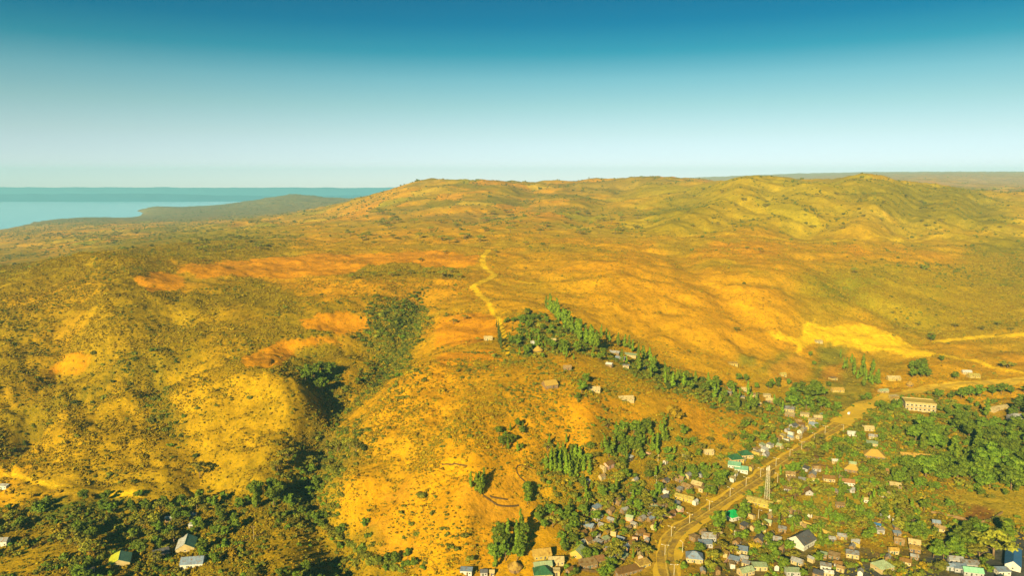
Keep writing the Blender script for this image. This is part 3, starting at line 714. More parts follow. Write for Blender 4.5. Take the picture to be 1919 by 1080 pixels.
for x, y, t in ((1580, 810, 'street lamp beside the road just past the last lamp of the median'), (1457, 905, 'lone street lamp among the bushes right of the lattice mast'),
                (1421, 974, 'lone street lamp in front of the long yellow shed'), (1279, 1037, 'street lamp on the right edge of the road beside the blue-grey hipped house'),
                (1233, 868, 'pale pole lamp standing among shacks below the eucalyptus grove of the knoll'), (1230, 908, 'lone pale lamp left of the road above the yellow long-roofed shed')):
    o = street_lamp(x, y, False, yaw=random.uniform(0, 6)); o['label'] = t
# ------------------------------------------------------------------ plants
def rv(r): 
    v = r.normal(size=3); return v / np.linalg.norm(v)
def crown_mesh(name, seed, mat, clumps, per, leaf, flat=1.0, core=None):
    """clumps: list of (centre, radius). Leaf sprays set round every clump; an uneven inner mass keeps the middle dark"""
    r = np.random.default_rng(seed); V = []; F = []
    for c, rad in clumps:
        c = np.array(c)
        for _ in range(per):
            d = rv(r); 
            if d[2] < -.35: d[2] *= -.5; d /= np.linalg.norm(d)
            p = c + d * rad * np.array([1, 1, flat]) * r.uniform(.62, 1.08)
            nrm = d + .55 * rv(r); nrm /= np.linalg.norm(nrm)
            x = np.cross(nrm, rv(r)); x /= np.linalg.norm(x); y = np.cross(nrm, x)
            s = leaf * r.uniform(.6, 1.35)
            n = len(V); V += [p - x * s * .5, p + y * s * .33 + nrm * s * .1, p + x * s * .5, p - y * s * .33 - nrm * s * .08]
            F.append((n, n + 1, n + 2, n + 3))
        if core:
            bm = bmesh.new(); bmesh.ops.create_icosphere(bm, subdivisions=1, radius=1)
            n = len(V)
            for v in bm.verts:
                q = np.array(v.co); V.append(c + q * rad * core * r.uniform(.75, 1.1) * np.array([1, 1, flat]))
            for f in bm.faces: F.append(tuple(n + v.index for v in f.verts))
            bm.free()
    me = bpy.data.meshes.new(name); me.from_pydata([tuple(map(float, v)) for v in V], [], F); me.update(); me.materials.append(mat)
    return me
def trunk_mesh(h, r0, limbs, seed, spread):
    r = np.random.default_rng(seed); m = MB()
    m.tube((0, 0, -.6), (0.06 * h * r.uniform(-1, 1), 0.06 * h * r.uniform(-1, 1), h), r0, r0 * .45, 7)
    for i in range(limbs):
        a = 2 * math.pi * i / limbs + r.uniform(-.4, .4); z0 = h * r.uniform(.55, .9)
        m.tube((0, 0, z0), (math.cos(a) * spread, math.sin(a) * spread, z0 + spread * r.uniform(.5, 1.1)), r0 * .4, r0 * .14, 5)
    return m.mesh('trunk', M_BARK, True)
KIND = {}
def broad(seed, R, Ht, mat, n, leaf, per, flat=.8):
    r = np.random.default_rng(seed); cl = []
    for i in range(n):
        a = r.uniform(0, 2 * math.pi); q = math.sqrt(r.uniform(0, 1)); z = r.uniform(.38, .92)
        w = R * math.sin(math.pi * min(1, (z - .2) / .95)) ** .6 * .72
        cl.append(((math.cos(a) * q * w, math.sin(a) * q * w, z * Ht), R * r.uniform(.26, .42)))
    cl.append(((0, 0, Ht * .6), R * .5))
    return crown_mesh('crown', seed, mat, cl, per, leaf, flat, .72), trunk_mesh(Ht * .5, R * .07, 3, seed, R * .45)
def column(seed, R, Ht, mat, n, leaf, per, z0=.16, tip=.25):
    r = np.random.default_rng(seed); cl = []
    for i in range(n):
        z = z0 + (1 - z0) * (i + .5) / n; w = R * (1 - (1 - tip) * max(0, (z - .35) / .65)) * (.7 + .3 * min(1, (z - z0) / .2)); a = r.uniform(0, 2 * math.pi)
        cl.append(((math.cos(a) * w * .42, math.sin(a) * w * .42, z * Ht - R * .2), w * r.uniform(.62, .85)))
    return crown_mesh('crown', seed, mat, cl, per, leaf, 1.25, .7), trunk_mesh(Ht * .72, .16, 2, seed, R * .4)
def umbrella(seed, R, Ht, mat, n, leaf, per):
    r = np.random.default_rng(seed); cl = []
    for i in range(n):
        a = r.uniform(0, 2 * math.pi); q = math.sqrt(r.uniform(0.02, 1))
        cl.append(((math.cos(a) * q * R * .8, math.sin(a) * q * R * .8, Ht * (.86 - .22 * q * q + r.uniform(-.08, .06))), R * r.uniform(.2, .3)))
    return crown_mesh('crown', seed, mat, cl, per, leaf, .55, .55), trunk_mesh(Ht * .55, R * .06, 5, seed, R * .5)
def low(seed, R, mat, n, leaf, per):
    r = np.random.default_rng(seed); cl = []
    for i in range(n):
        a = r.uniform(0, 2 * math.pi); q = math.sqrt(r.uniform(0, 1)) * R * .6
        cl.append(((math.cos(a) * q, math.sin(a) * q, R * r.uniform(.25, .6)), R * r.uniform(.3, .48)))
    return crown_mesh('foliage', seed, mat, cl, per, leaf, .9, .72)
KIND['broadleaf_tree'] = [(10.0,) + broad(100 + i, 4.3 + .5 * (i % 3), 10.0, M_LEAF, 15 + i, .95, 46) for i in range(6)]
KIND['eucalyptus_tree'] = [(13.0,) + column(200 + i, 2.0 + .25 * (i % 3), 13.0, M_EUC, 11, .85, 44) for i in range(5)]
KIND['cypress_tree'] = [(12.0,) + column(300 + i, 1.15, 12.0, M_CYP, 13, .6, 36, .06, .12) for i in range(3)]
KIND['acacia_tree'] = [(7.0,) + umbrella(400 + i, 4.6, 7.0, M_ACA, 17, .75, 34) for i in range(5)]
BUSH = [low(500 + i, 2.0, M_BUSH, 7, .6, 34) for i in range(5)]
k_leafstem = MB(); k_leafstem.tube((0, 0, -.3), (.1, 0, .9), .12, .05, 5); M_STEM = k_leafstem.mesh('stem', M_BARK)

PLANTS = []
KEEP = []                 # (x, y, radius): ground taken by buildings
def free(x, y, r, road=True):
    for a, b_, q in KEEP:
        if (a - x) ** 2 + (b_ - y) ** 2 < (q + r) ** 2: return False
    return not road or road_clear(x, y) > 9.5
def tree(px, py, kind, h, zone, wide=1.0, loc=None):
    p = loc if loc is not None else spot(px, py)
    base, crown, trunk = random.choice(KIND[kind])
    o = thing(kind, p, random.uniform(0, 6.28), cat='tree', zone=zone, h=h, kind=kind)
    s = h / base; o.scale = (s * wide, s * wide, s)
    link('crown', crown, o); link('trunk', trunk, o)
    PLANTS.append((o, p)); return o
def bush(px, py, r, zone, loc=None, flat=1.0):
    p = loc if loc is not None else spot(px, py)
    o = thing('bush', p, random.uniform(0, 6.28), cat='bush', zone=zone, h=r, kind='bush')
    s = r / 2.0; o.scale = (s, s, s * flat)
    link('foliage', random.choice(BUSH), o); link('stem', M_STEM, o)
    PLANTS.append((o, p)); return o
def inside(poly, x, y):
    c = False
    for i in range(len(poly)):
        (ax, ay), (bx, by) = poly[i - 1], poly[i]
        if (ay > y) != (by > y) and x < (bx - ax) * (y - ay) / (by - ay) + ax: c = not c
    return c
def fill(poly, n, kinds, h, zone, sep=4.0, wide=(1, 1), road=True):
    xs = [p[0] for p in poly]; ys = [p[1] for p in poly]; got = []; tries = 0
    while len(got) < n and tries < n * 60:
        tries += 1
        x, y = random.uniform(min(xs), max(xs)), random.uniform(min(ys), max(ys))
        if not inside(poly, x, y): continue
        p = spot(x, y)
        if any((p.xy - q.xy).length < sep for q in got) or not free(p.x, p.y, 1.2, road): continue
        got.append(p); kd = random.choice(kinds)
        if kd == 'bush': bush(x, y, random.uniform(*h) * .28, zone, p)
        else: tree(x, y, kd, random.uniform(*h) * (1.15 if kd == 'eucalyptus_tree' else 1), zone, random.uniform(*wide), p)
def row(pts, n, kind, h, zone, jit=1.5, wide=(1, 1), road=False):
    L = [Vector(p) for p in pts]; seg = [(b_ - a).length for a, b_ in zip(L[:-1], L[1:])]; tot = sum(seg)
    for i in range(n):
        d = tot * (i + .5) / n
        for a, b_, s in zip(L[:-1], L[1:], seg):
            if d <= s: q = a + (b_ - a) * (d / s); break
            d -= s
        x, y = q.x + random.uniform(-jit, jit), q.y + random.uniform(-jit, jit) * .6
        p = spot(x, y)
        if not free(p.x, p.y, .6, road): continue
        if kind == 'bush': bush(x, y, random.uniform(*h), zone, p)
        else: tree(x, y, kind, random.uniform(*h), zone, random.uniform(*wide), p)
B_, E_, C_, A_, U_ = 'broadleaf_tree', 'eucalyptus_tree', 'cypress_tree', 'acacia_tree', 'bush'
# ------------------------------------------------------------------ buildings
HOUSES = []
RNAME = {'grey': 'grey tin', 'white': 'bright white tin', 'rust': 'rusty brown tin', 'pink': 'faded red tin', 'green': 'dark green', 'brightgreen': 'bright green', 'palegreen': 'pale green', 'mint': 'mint green', 'teal': 'teal',
         'lime': 'yellow-green', 'blue': 'blue', 'bluegrey': 'blue-grey tin', 'gold': 'golden', 'cream': 'cream', 'tan': 'tan', 'yellow': 'yellow', 'dark': 'dark grey', 'thatch': 'brown thatched'}
def house(px, py, wpx, roof='grey', shape='gable', yaw=None, wall='mud', ratio=.7, h=2.7, label=None, zone='town', dy=4, wins=2, pitch=.42, name=None, cat='house', L=None, both=None):
    p = spot(px, py + dy)
    if L is None: L = .88 * max(3.0, wpx / FPX * p.y / math.cos(PITCH))
    W = max(2.4, L * ratio)
    if yaw is None: yaw = math.degrees(road_yaw(p)) + random.choice((0, 0, 90)) + random.uniform(-9, 9) if road_clear(p.x, p.y) < 90 else random.choice((-32, 55)) + random.uniform(-10, 10)
    gz = min(float(ground(p.x + a * L * .4, p.y + b_ * W * .4)) for a in (-1, 1) for b_ in (-1, 1))
    p.z = (gz + p.z) / 2
    o = thing(name or ('hut' if shape == 'tukul' else 'house'), p, math.radians(yaw), label=label, cat=('hut' if shape == 'tukul' else cat), zone=zone, house=True, roof=roof, L=L, shape=shape)
    HOUSES.append((o, p, L, W)); KEEP.append((p.x, p.y, max(L, W) * .5 + .4))
    if label and not (roof == 'dark' and zone == 'left'):
        for ex in ((15, 20) if zone == 'left' and L > 8 else ()):
            c_ = (max(L, W) * .5 + ex) / p.xy.length; KEEP.append((p.x * (1 - c_), p.y * (1 - c_), max(L, W) * .42))
        c_ = (max(L, W) * .5 + 3.5) / p.xy.length; KEEP.append((p.x * (1 - c_), p.y * (1 - c_), max(L, W) * .42)); c_ = (max(L, W) * .5 + 9) / p.xy.length; KEEP.append((p.x * (1 - c_), p.y * (1 - c_), max(L, W) * .36))
    wm, rm = WALL[wall], ROOF[roof]; x, y = L / 2, W / 2; ov = .28
    wl = MB(); rf = MB(); low_ = -1.2
    if shape == 'tukul':
        R = L / 2; n = 14; c = [(math.cos(2 * math.pi * i / n), math.sin(2 * math.pi * i / n)) for i in range(n)]
        for i in range(n):
            a, b_ = c[i], c[(i + 1) % n]
            wl.quad((a[0] * R * .82, a[1] * R * .82, low_), (b_[0] * R * .82, b_[1] * R * .82, low_), (b_[0] * R * .82, b_[1] * R * .82, h * .85), (a[0] * R * .82, a[1] * R * .82, h * .85))
            rf.prism([(a[0] * R, a[1] * R, h * .72), (b_[0] * R, b_[1] * R, h * .72), (0, 0, h * .72 + R * .8)], (0, 0, .16))
        link('wall', wl.mesh('wall', wm), o); link('roof', rf.mesh('roof', rm), o)
        d = MB(); d.box(-.5, .5, -R * .85, -R * .78, -.3, 1.8); link('door', d.mesh('door', M_DOOR), o)
        return o
    rise = y * pitch * 2 if shape == 'gable' else 0
    if shape == 'gable':
        rise = y * pitch * 1.7
        wl.prism([(-x, -y, low_), (-x, y, low_), (-x, y, h), (-x, 0, h + rise), (-x, -y, h)][::-1], (L, 0, 0))
        k = rise / y
        for s in (-1, 1):
            e = (y + ov) * s
            q = [(-x - ov, e, h - k * ov), (x + ov, e, h - k * ov), (x + ov, 0, h + rise), (-x - ov, 0, h + rise)]
            m_ = MB(); m_.prism(q if s < 0 else q[::-1], (0, 0, .09))
            link('roof_slope', m_.mesh('roof_slope', ROOF[both] if (both and s > 0) else rm), o)
        c_ = MB(); c_.prism([(-x - ov, -.16, h + rise + .06), (-x - ov, 0, h + rise + .15), (-x - ov, .16, h + rise + .06)], (L + 2 * ov, 0, 0)); link('roof_ridge', c_.mesh('roof_ridge', rm), o)
    elif shape == 'hip':
        rise = min(x, y) * .75; rl = max(0.0, x - y) ; wl.box(-x, x, -y, y, low_, h)
        E = [(-x - ov, -y - ov, h - .15), (x + ov, -y - ov, h - .15), (x + ov, y + ov, h - .15), (-x - ov, y + ov, h - .15)]; a, b_ = (-rl - .01, 0, h + rise), (rl + .01, 0, h + rise)
        for q in ([E[0], E[1], b_, a], [E[2], E[3], a, b_], [E[1], E[2], b_], [E[3], E[0], a]):
            m_ = MB(); m_.prism(q, (0, 0, .09)); link('roof_slope', m_.mesh('roof_slope', rm), o)
    elif shape == 'shed':
        k = .16; wl.prism([(-x, -y, low_), (-x, y, low_), (-x, y, h + k * W), (-x, -y, h)][::-1], (L, 0, 0))
        rf.prism([(-x - ov, -y - ov, h - k * ov + .02), (x + ov, -y - ov, h - k * ov + .02), (x + ov, y + ov, h + k * (W + ov) + .02), (-x - ov, y + ov, h + k * (W + ov) + .02)], (0, 0, .08)); link('roof', rf.mesh('roof', rm), o)
    else:
        wl.box(-x, x, -y, y, low_, h); rf.box(-x - .15, x + .15, -y - .15, y + .15, h + .002, h + .22); link('roof', rf.mesh('roof', rm), o)
    link('wall', wl.mesh('wall', wm), o)
    # openings on the long front and on one end, set 3 cm proud with a frame
    n = max(1, min(4, int(L / 2.8)))
    d = MB(); d.box(-.45, .45, -y - .05, -y + .02, -.2, 2.0); dx = random.choice((-1, 0, 1)) * L * .12; link('door', d.mesh('door', M_DOOR), o, (dx, 0, 0))
    if wins:
        wm_ = win_mesh(.8, .8)
        for i in range(n + 1):
            wx = -x + L * (i + .5) / (n + 1)
            if abs(wx - dx) < .95: continue
            w = link('window', wm_[0], o, (wx, -y, 1.45)); link('pane', wm_[1], w)
        if W > 3:
            w = link('window', wm_[0], o, (-x, 0, 1.45)); w.rotation_euler = (0, 0, -math.pi / 2); link('pane', wm_[1], w)
            w = link('window', wm_[0], o, (x, 0, 1.45)); w.rotation_euler = (0, 0, math.pi / 2); link('pane', wm_[1], w)
    return o
_wc = {}
def win_mesh(w, h):
    if (w, h) not in _wc:
        f = MB(); a, b_ = w / 2, h / 2; t = .09
        f.box(-a - t, -a, -.07, .02, -b_, b_); f.box(a, a + t, -.07, .02, -b_, b_); f.box(-a - t, a + t, -.075, .02, b_, b_ + t); f.box(-a - t, a + t, -.10, .02, -b_ - t, -b_)
        g = MB(); g.box(-a, a, -.03, .01, -b_, b_)
        _wc[(w, h)] = (f.mesh('window', WALL['white']), g.mesh('pane', M_GLASS))
    return _wc[(w, h)]

# -- the ones the photo shows singly, near left
house(225, 1050, 0, 'teal', 'gable', 112, 'cream', 1.0, 2.2, L=11.5, both='lime', pitch=.27, label='farmhouse with a plain yellow-green gabled roof, shaded teal on its far slope', zone='left')  # one roof; the shade on its far slope is put into the teal
house(350, 1022, 0, 'teal', 'gable', 106, 'cream', .78, 2.6, L=13.5, both='white', pitch=.34, label='long gabled house with streaky white and teal roof slopes and a cream gable', zone='left')
house(362, 1056, 0, 'bluegrey', 'gable', 8, 'white', .6, 3.0, L=12.5, label='long blue-grey roofed house with white wall below it, nearest the lower edge among trees', zone='left', wins=3)
house(6, 1018, 24, 'grey', 'gable', 5, 'white', .7, 3.2, label='grey-roofed house with white porch posts at the far left edge', zone='left')
house(7, 912, 20, 'white', 'shed', -8, 'white', .45, 2.6, label='white tin-roofed shed at the left end of the pale track', zone='left')
house(167, 1074, 22, 'dark', 'gable', 20, 'mud', .7, label='dark grey roof half hidden by shrubs left of the yellow-green farmhouse', zone='left')
house(317, 974, 16, 'white', 'shed', 10, 'mud', .5, label='small white roof, left one behind the white and teal house', zone='left')
house(362, 967, 15, 'grey', 'gable', 5, 'grey', .6, label='small grey-white roof, right one behind the white and teal house', zone='left')
house(359, 986, 9, 'white', 'shed', 0, 'white', .8, label='tiny white lean-to among trees just above the white and teal house', zone='left')
house(322, 996, 11, 'white', 'shed', 60, 'mud', .6, label='narrow pale lean-to at the upper left corner of the white and teal house', zone='left')
house(874, 1070, 26, 'bluegrey', 'shed', -6, 'white', .55, label='pale blue tin roof alone in the shade under the front of the knoll', zone='left')
house(302, 1040, 32, 'dark', 'gable', 35, 'mud', .85, 2.6, label='low dark slate-coloured roof in deep shade between the farmhouse and the blue-grey house', zone='left')
# -- knoll top and its back
house(915, 634, 18, 'cream', 'gable', 4, 'cream', .5, label='small cream house standing left of the cypress row on the red fields', zone='knoll')
house(1030, 720, 30, 'thatch', 'gable', 25, 'mud', .75, label='brown thatched house on top of the knoll, left of a leafy green tree', zone='knoll')
house(1112, 728, 27, 'cream', 'gable', 8, 'cream', .5, label='cream-roofed house on the knoll just right of the leafy green tree', zone='knoll', wins=3)
house(1173, 745, 33, 'cream', 'gable', 7, 'cream', .42, label='longest cream house standing alone on the bare right shoulder of the knoll', zone='knoll', wins=3)
house(1063, 689, 17, 'tan', 'gable', 5, 'mud', .6, label='small tan-roofed house at the edge of the lane behind the knoll top', zone='knoll')
house(1001, 643, 14, 'white', 'gable', 15, 'white', .6, label='small white roof among the compound trees above the round thatched hut', zone='knoll')
house(1008, 656, 24, 'thatch', 'tukul', 0, 'mud', 1, label='round thatched hut at the lower edge of the tree compound behind the knoll', zone='knoll')
house(1037, 638, 11, 'cream', 'gable', 0, 'mud', .7, label='tiny cream roof deep inside the tree compound', zone='knoll')
house(1152, 660, 22, 'grey', 'gable', -28, 'mud', .5, label='grey roof, left of the long pale shed in the shaded gully', zone='gully')
house(1176, 662, 42, 'palegreen', 'shed', -30, 'cream', .28, label='long pale greenish shed in the shaded gully behind the knoll', zone='gully')
house(1163, 671, 22, 'bluegrey', 'gable', -25, 'mud', .5, label='blue-grey roof directly below the long pale shed in the gully', zone='gully')
for x, y, w, r in ((1142, 683, 14, 'white'), (1173, 686, 13, 'grey'), (1337, 729, 10, 'white'), (1366, 736, 12, 'grey'), (1371, 728, 13, 'palegreen'), (1398, 730, 19, 'cream'), (1414, 740, 15, 'tan'), (1437, 741, 15, 'cream'), (1443, 750, 18, 'cream'),
                   (1477, 766, 26, 'grey'), (1480, 777, 20, 'cream'), (1508, 777, 18, 'cream'), (1422, 757, 10, 'cream'), (1390, 745, 12, 'grey'), (1521, 788, 14, 'cream'), (1205, 690, 12, 'grey'), (1496, 790, 13, 'tan')):
    house(x, y, w, r, random.choice(('gable', 'gable', 'shed')), -22 + random.uniform(-12, 12), random.choice(('mud', 'cream')), .6, zone='gully')
# -- toe of the great slope
house(1373, 680, 20, 'gold', 'shed', 0, 'yellow', .5, label='low orange-gold roof beside a dark green plot at the foot of the slope', zone='toe')
house(1467, 701, 13, 'yellow', 'gable', 5, 'yellow', .7, label='tiny yellow house alone on the bare orange field', zone='toe')
house(1534, 638, 16, 'cream', 'shed', 3, 'cream', .4, label='small cream shed at the top of the green strip under the bright cutting', zone='toe')
house(1569, 730, 26, 'gold', 'gable', 2, 'yellow', .45, label='golden-roofed house with yellow walls left of the eucalyptus grove', zone='toe')
house(1561, 708, 16, 'tan', 'flat', 20, 'yellow', .7, label='roofless-looking tan house just above the golden-roofed one', zone='toe')
house(1674, 709, 27, 'cream', 'gable', -3, 'yellow', .5, label='yellow house with a cream roof at the right foot of the eucalyptus grove', zone='toe')
house(1655, 732, 22, 'palegreen', 'gable', 12, 'cream', .4, zone='toe', label='pale greenish long roof where the gravel road begins behind the plaza')
house(1675, 743, 21, 'cream', 'shed', 16, 'yellow', .4, zone='toe', label='cream lean-to roof just left of the two-storey building')
house(1705, 719, 16, 'gold', 'tukul', 0, 'mud', 1, zone='toe', label='round golden hut between the two green groves above the gravel road')
house(1811, 697, 19, 'white', 'gable', -5, 'cream', .5, zone='toe', label='pale-roofed house above the bright yellow one, beside the gravel road')
house(1824, 704, 24, 'yellow', 'gable', 2, 'yellow', .5, zone='toe', label='bright yellow house standing beside the gravel road')
house(1676, 747, 0, 'gold', 'shed', 10, 'yellow', .5, L=7, zone='toe', label='golden shed roof between the cream lean-to and the two-storey building')
# -- right wood
house(1720, 858, 0, 'gold', 'gable', -14, 'cream', .28, 3.0, L=26, label='very long golden-roofed hall inside the wood to the right of the road', zone='wood', wins=3)
house(1871, 764, 0, 'cream', 'gable', 22, 'cream', .25, 3.0, L=22, label='long narrow cream hall standing slantwise in the wood', zone='wood', wins=3)
house(1905, 781, 32, 'grey', 'hip', -8, 'grey', .6, label='grey hipped roof in the wood at the right edge, beyond the slanting hall', zone='wood')
house(1638, 853, 0, 'thatch', 'hip', -22, 'mud', .7, 2.6, L=15, label='broad brown thatched house with a hipped roof below the plaza', zone='right', pitch=.4)
house(1597, 880, 0, 'thatch', 'hip', -28, 'mud', .7, 2.6, L=11, label='smaller brown thatched hipped house nearer the road than the broad one', zone='right')
house(1626, 803, 24, 'cream', 'gable', -12, 'cream', .5, label='cream roof at the edge of the wood, right of the road end', zone='right')
house(1596, 813, 18, 'white', 'gable', -15, 'white', .55, label='white-roofed house facing the last lamps of the median', zone='right')
for x, y, w, r in ((1636, 819, 17, 'grey'), (1634, 832, 22, 'palegreen'), (1657, 883, 16, 'pink'), (1564, 865, 12, 'white'), (1553, 898, 24, 'rust'), (1532, 783, 18, 'cream'), (1528, 902, 14, 'yellow'), (1589, 905, 26, 'pink'), (1678, 911, 24, 'cream'), (1657, 927, 22, 'cream'),
                   (1625, 939, 15, 'cream'), (1574, 948, 18, 'tan'), (1611, 961, 18, 'white'), (1630, 967, 16, 'grey'), (1658, 971, 18, 'white'), (1681, 980, 18, 'white'), (1643, 987, 15, 'blue'), (1537, 978, 26, 'gold'), (1685, 1016, 20, 'tan'), (1713, 1019, 24, 'cream'),
                   (1714, 1031, 22, 'gold'), (1674, 1034, 20, 'gold'), (1713, 1046, 16, 'grey'), (1597, 1041, 26, 'grey'), (1543, 1042, 14, 'palegreen'), (1547, 1064, 22, 'grey'), (1552, 1077, 20, 'white')):
    house(x, y, w, r, random.choice(('gable', 'gable', 'shed')), -18 + random.uniform(-12, 12), random.choice(('mud', 'cream', 'white')), .6, zone='right')
house(1653, 1064, 0, 'palegreen', 'hip', 20, 'cream', .85, 3.0, L=9.5, label='pale green hipped roof with tan walls beside the dark lower lane', zone='corner')
house(1774, 1064, 0, 'bluegrey', 'gable', -10, 'grey', .4, L=8.5, label='blue-grey roof nearest the round bush, in shade', zone='corner')
house(1790, 1051, 0, 'grey', 'gable', -12, 'grey', .5, L=7.5, label='grey roof at the top of the shaded cluster right of the round bush', zone='corner')
house(1818, 1060, 0, 'grey', 'shed', -12, 'grey', .5, L=9, label='ribbed grey roof, rightmost of the shaded cluster', zone='corner')
house(1799, 1067, 0, 'bluegrey', 'shed', -14, 'grey', .7, L=7, label='blue-grey roof in the middle of the shaded cluster', zone='corner')
house(1822, 1074, 0, 'mint', 'gable', -14, 'grey', .5, L=10, label='mint green roof at the lower end of the shaded cluster', zone='corner')
house(1898, 1050, 0, 'blue', 'gable', 55, 'white', .32, 3.2, L=24, label='long blue-roofed hall at the lower right corner, standing slantwise in shade', zone='corner', wins=3)
house(1878, 1073, 0, 'bluegrey', 'shed', 0, 'white', .6, L=7, label='pale blue-grey roof at the near end of the long blue hall', zone='corner')
# -- left of the road
house(1015, 1039, 0, 'gold', 'gable', 12, 'yellow', .7, 2.8, L=10.5, label='golden-roofed house behind the pale greenish one, left end of the lower row', zone='lower')
house(1042, 1052, 0, 'cream', 'gable', 2, 'cream', .55, 2.8, L=9, label='cream house with a row of windows beside the golden-roofed house', zone='lower', wins=3)
house(1084, 1037, 0, 'palegreen', 'gable', 62, 'yellow', .9, 2.8, L=8.5, both='lime', label='pale yellow-green gabled house standing apart above the lower row', zone='lower')
house(1102, 1058, 0, 'tan', 'shed', 18, 'mud', .6, L=10, label='ribbed tan roof in the lower row, right of the cream windowed house', zone='lower')
house(1122, 1052, 0, 'pink', 'shed', 20, 'mud', .6, L=8, label='faded red roof right of the ribbed tan one', zone='lower')
house(1017, 1061, 0, 'palegreen', 'gable', 10, 'cream', .45, L=10.5, label='pale greenish roof in front of the golden-roofed house', zone='lower')
house(1017, 1074, 0, 'green', 'hip', 5, 'cream', .8, L=10.5, label='dark green hipped roof at the bottom of the lower row', zone='lower')
house(965, 1064, 0, 'gold', 'tukul', 0, 'mud', 1, L=9, label='round golden hut at the left end of the lower row', zone='lower')
house(922, 1075, 10, 'cream', 'gable', 0, 'cream', .6, label='tiny cream roof beneath the tall trees at the foot of the knoll', zone='lower')
house(907, 1074, 16, 'dark', 'gable', 0, 'grey', .8, label='dark slate roof in shade left of the tiny cream one', zone='lower')
house(1043, 1073, 14, 'cream', 'shed', 0, 'cream', .9, label='boxy cream house directly below the windowed cream house', zone='lower')
house(1178, 1071, 0, 'rust', 'shed', 24, 'mud', .3, L=16, label='long rusty brown roof left of the road, in the lower row', zone='lower')
house(1205, 1058, 0, 'gold', 'shed', 26, 'yellow', .6, L=8, label='striped golden roof nearest the road end of the lower row', zone='lower')
for x, y, w, r in ((1200, 1044, 17, 'cream'), (1173, 1029, 17, 'bluegrey'), (1180, 972, 16, 'palegreen'), (1092, 1019, 13, 'white'), (1072, 980, 16, 'white'), (1212, 1006, 13, 'rust'), (1212, 1016, 13, 'white'), (1225, 987, 16, 'pink'), (1258, 964, 18, 'rust'), (1268, 946, 18, 'grey'), (1272, 955, 18, 'palegreen'),
                   (1303, 942, 13, 'white'), (1307, 909, 24, 'cream'), (1315, 917, 15, 'tan'), (1240, 878, 15, 'pink'), (1247, 866, 10, 'cream'), (1285, 853, 14, 'cream'), (1130, 877, 13, 'cream'), (1140, 868, 24, 'rust'), (1190, 900, 14, 'grey'), (1180, 857, 16, 'white'), (1102, 903, 10, 'white'), (1128, 893, 14, 'tan'),
                   (1215, 850, 10, 'cream'), (1248, 925, 12, 'white'), (1150, 1000, 13, 'cream'), (1190, 1010, 12, 'rust'), (1147, 1045, 14, 'rust'), (1222, 942, 12, 'grey')):
    house(x, y, w, r, random.choice(('gable', 'gable', 'shed')), None, random.choice(('mud', 'cream', 'white', 'pink')), .65, zone='left_town')
house(1283, 934, 0, 'yellow', 'gable', -33, 'yellow', .3, L=13, label='long yellow roof left of the road, ending in a small white one', zone='left_town')
house(1328, 847, 0, 'cream', 'gable', 2, 'cream', .5, L=7.5, label='cream house with windows alone at the lower edge of the bare knoll', zone='roadside', wins=3)
house(1378, 859, 0, 'green', 'hip', 15, 'cream', .8, 2.9, L=10, label='dark green hipped roof, left one of two above the mint green shop roofs', zone='roadside')
house(1397, 851, 0, 'green', 'hip', 10, 'cream', .8, 2.9, L=9.5, label='dark green hipped roof with curving cream wall, right one of two', zone='roadside')
house(1376, 872, 0, 'mint', 'shed', -20, 'white', .65, L=9, label='mint green roof, upper one of two facing the road', zone='roadside')
house(1389, 880, 0, 'mint', 'shed', -18, 'white', .6, L=9.5, label='mint green roof, lower one of two facing the road', zone='roadside')
for x, y, w, r in ((1393, 863, 12, 'cream'), (1418, 849, 18, 'cream'), (1377, 888, 15, 'yellow'), (1373, 898, 15, 'cream'), (1407, 877, 14, 'gold'), (1433, 843, 17, 'white'), (1443, 834, 16, 'grey'), (1467, 817, 14, 'cream'), (1473, 825, 13, 'white'), (1497, 818, 14, 'cream'), (1500, 808, 16, 'cream'),
                   (1455, 828, 12, 'palegreen'), (1482, 811, 12, 'tan'), (1515, 800, 13, 'yellow')):
    house(x, y, w, r, random.choice(('gable', 'shed', 'shed')), None, random.choice(('cream', 'white', 'yellow')), .6, zone='roadside')
# -- right of the road
house(1373, 968, 0, 'brightgreen', 'hip', 28, 'white', .9, 3.0, L=9.5, label='bright emerald green hipped roof with white walls beside a deep shadow', zone='square')
house(1424, 944, 0, 'yellow', 'gable', -33, 'yellow', .28, 3.0, L=17, label='long yellow shed below the foot of the lattice mast, nearer ridge of two', zone='square', wins=3)
house(1417, 938, 0, 'yellow', 'shed', -33, 'yellow', .2, 2.8, L=13, label='narrow yellow shed roof parallel behind the long yellow one', zone='square')
house(1502, 1016, 0, 'dark', 'gable', 38, 'white', .8, 3.4, L=14, label='big dark-roofed house with white gable edges in deep shade', zone='square')
house(1301, 1047, 0, 'bluegrey', 'hip', -12, 'cream', .8, 3.0, L=9.5, label='blue-grey hipped roof with curved cream wall right of the road', zone='square')
house(1328, 1008, 0, 'grey', 'gable', -8, 'grey', .65, 2.8, L=8.5, label='grey gabled roof, larger, above the curved blue-grey one', zone='square')
house(1322, 1021, 0, 'bluegrey', 'shed', -4, 'grey', .5, L=8, label='blue-grey lean-to roof in front of the grey gabled house', zone='square')
house(1301, 1009, 0, 'tan', 'flat', 40, 'mud', .9, L=5, label='small square tan roof left of the grey gabled house', zone='square')
house(1397, 1073, 0, 'palegreen', 'gable', 22, 'cream', .6, L=8.5, label='pale yellow-green roof at the lower edge, left one of three', zone='square')
house(1423, 1064, 0, 'palegreen', 'shed', -4, 'cream', .5, L=8, label='pale green roof at the lower edge, middle one of three', zone='square')
house(1485, 1074, 0, 'palegreen', 'shed', -4, 'grey', .5, L=8, label='pale grey-green roof at the lower edge, right one of three', zone='square')
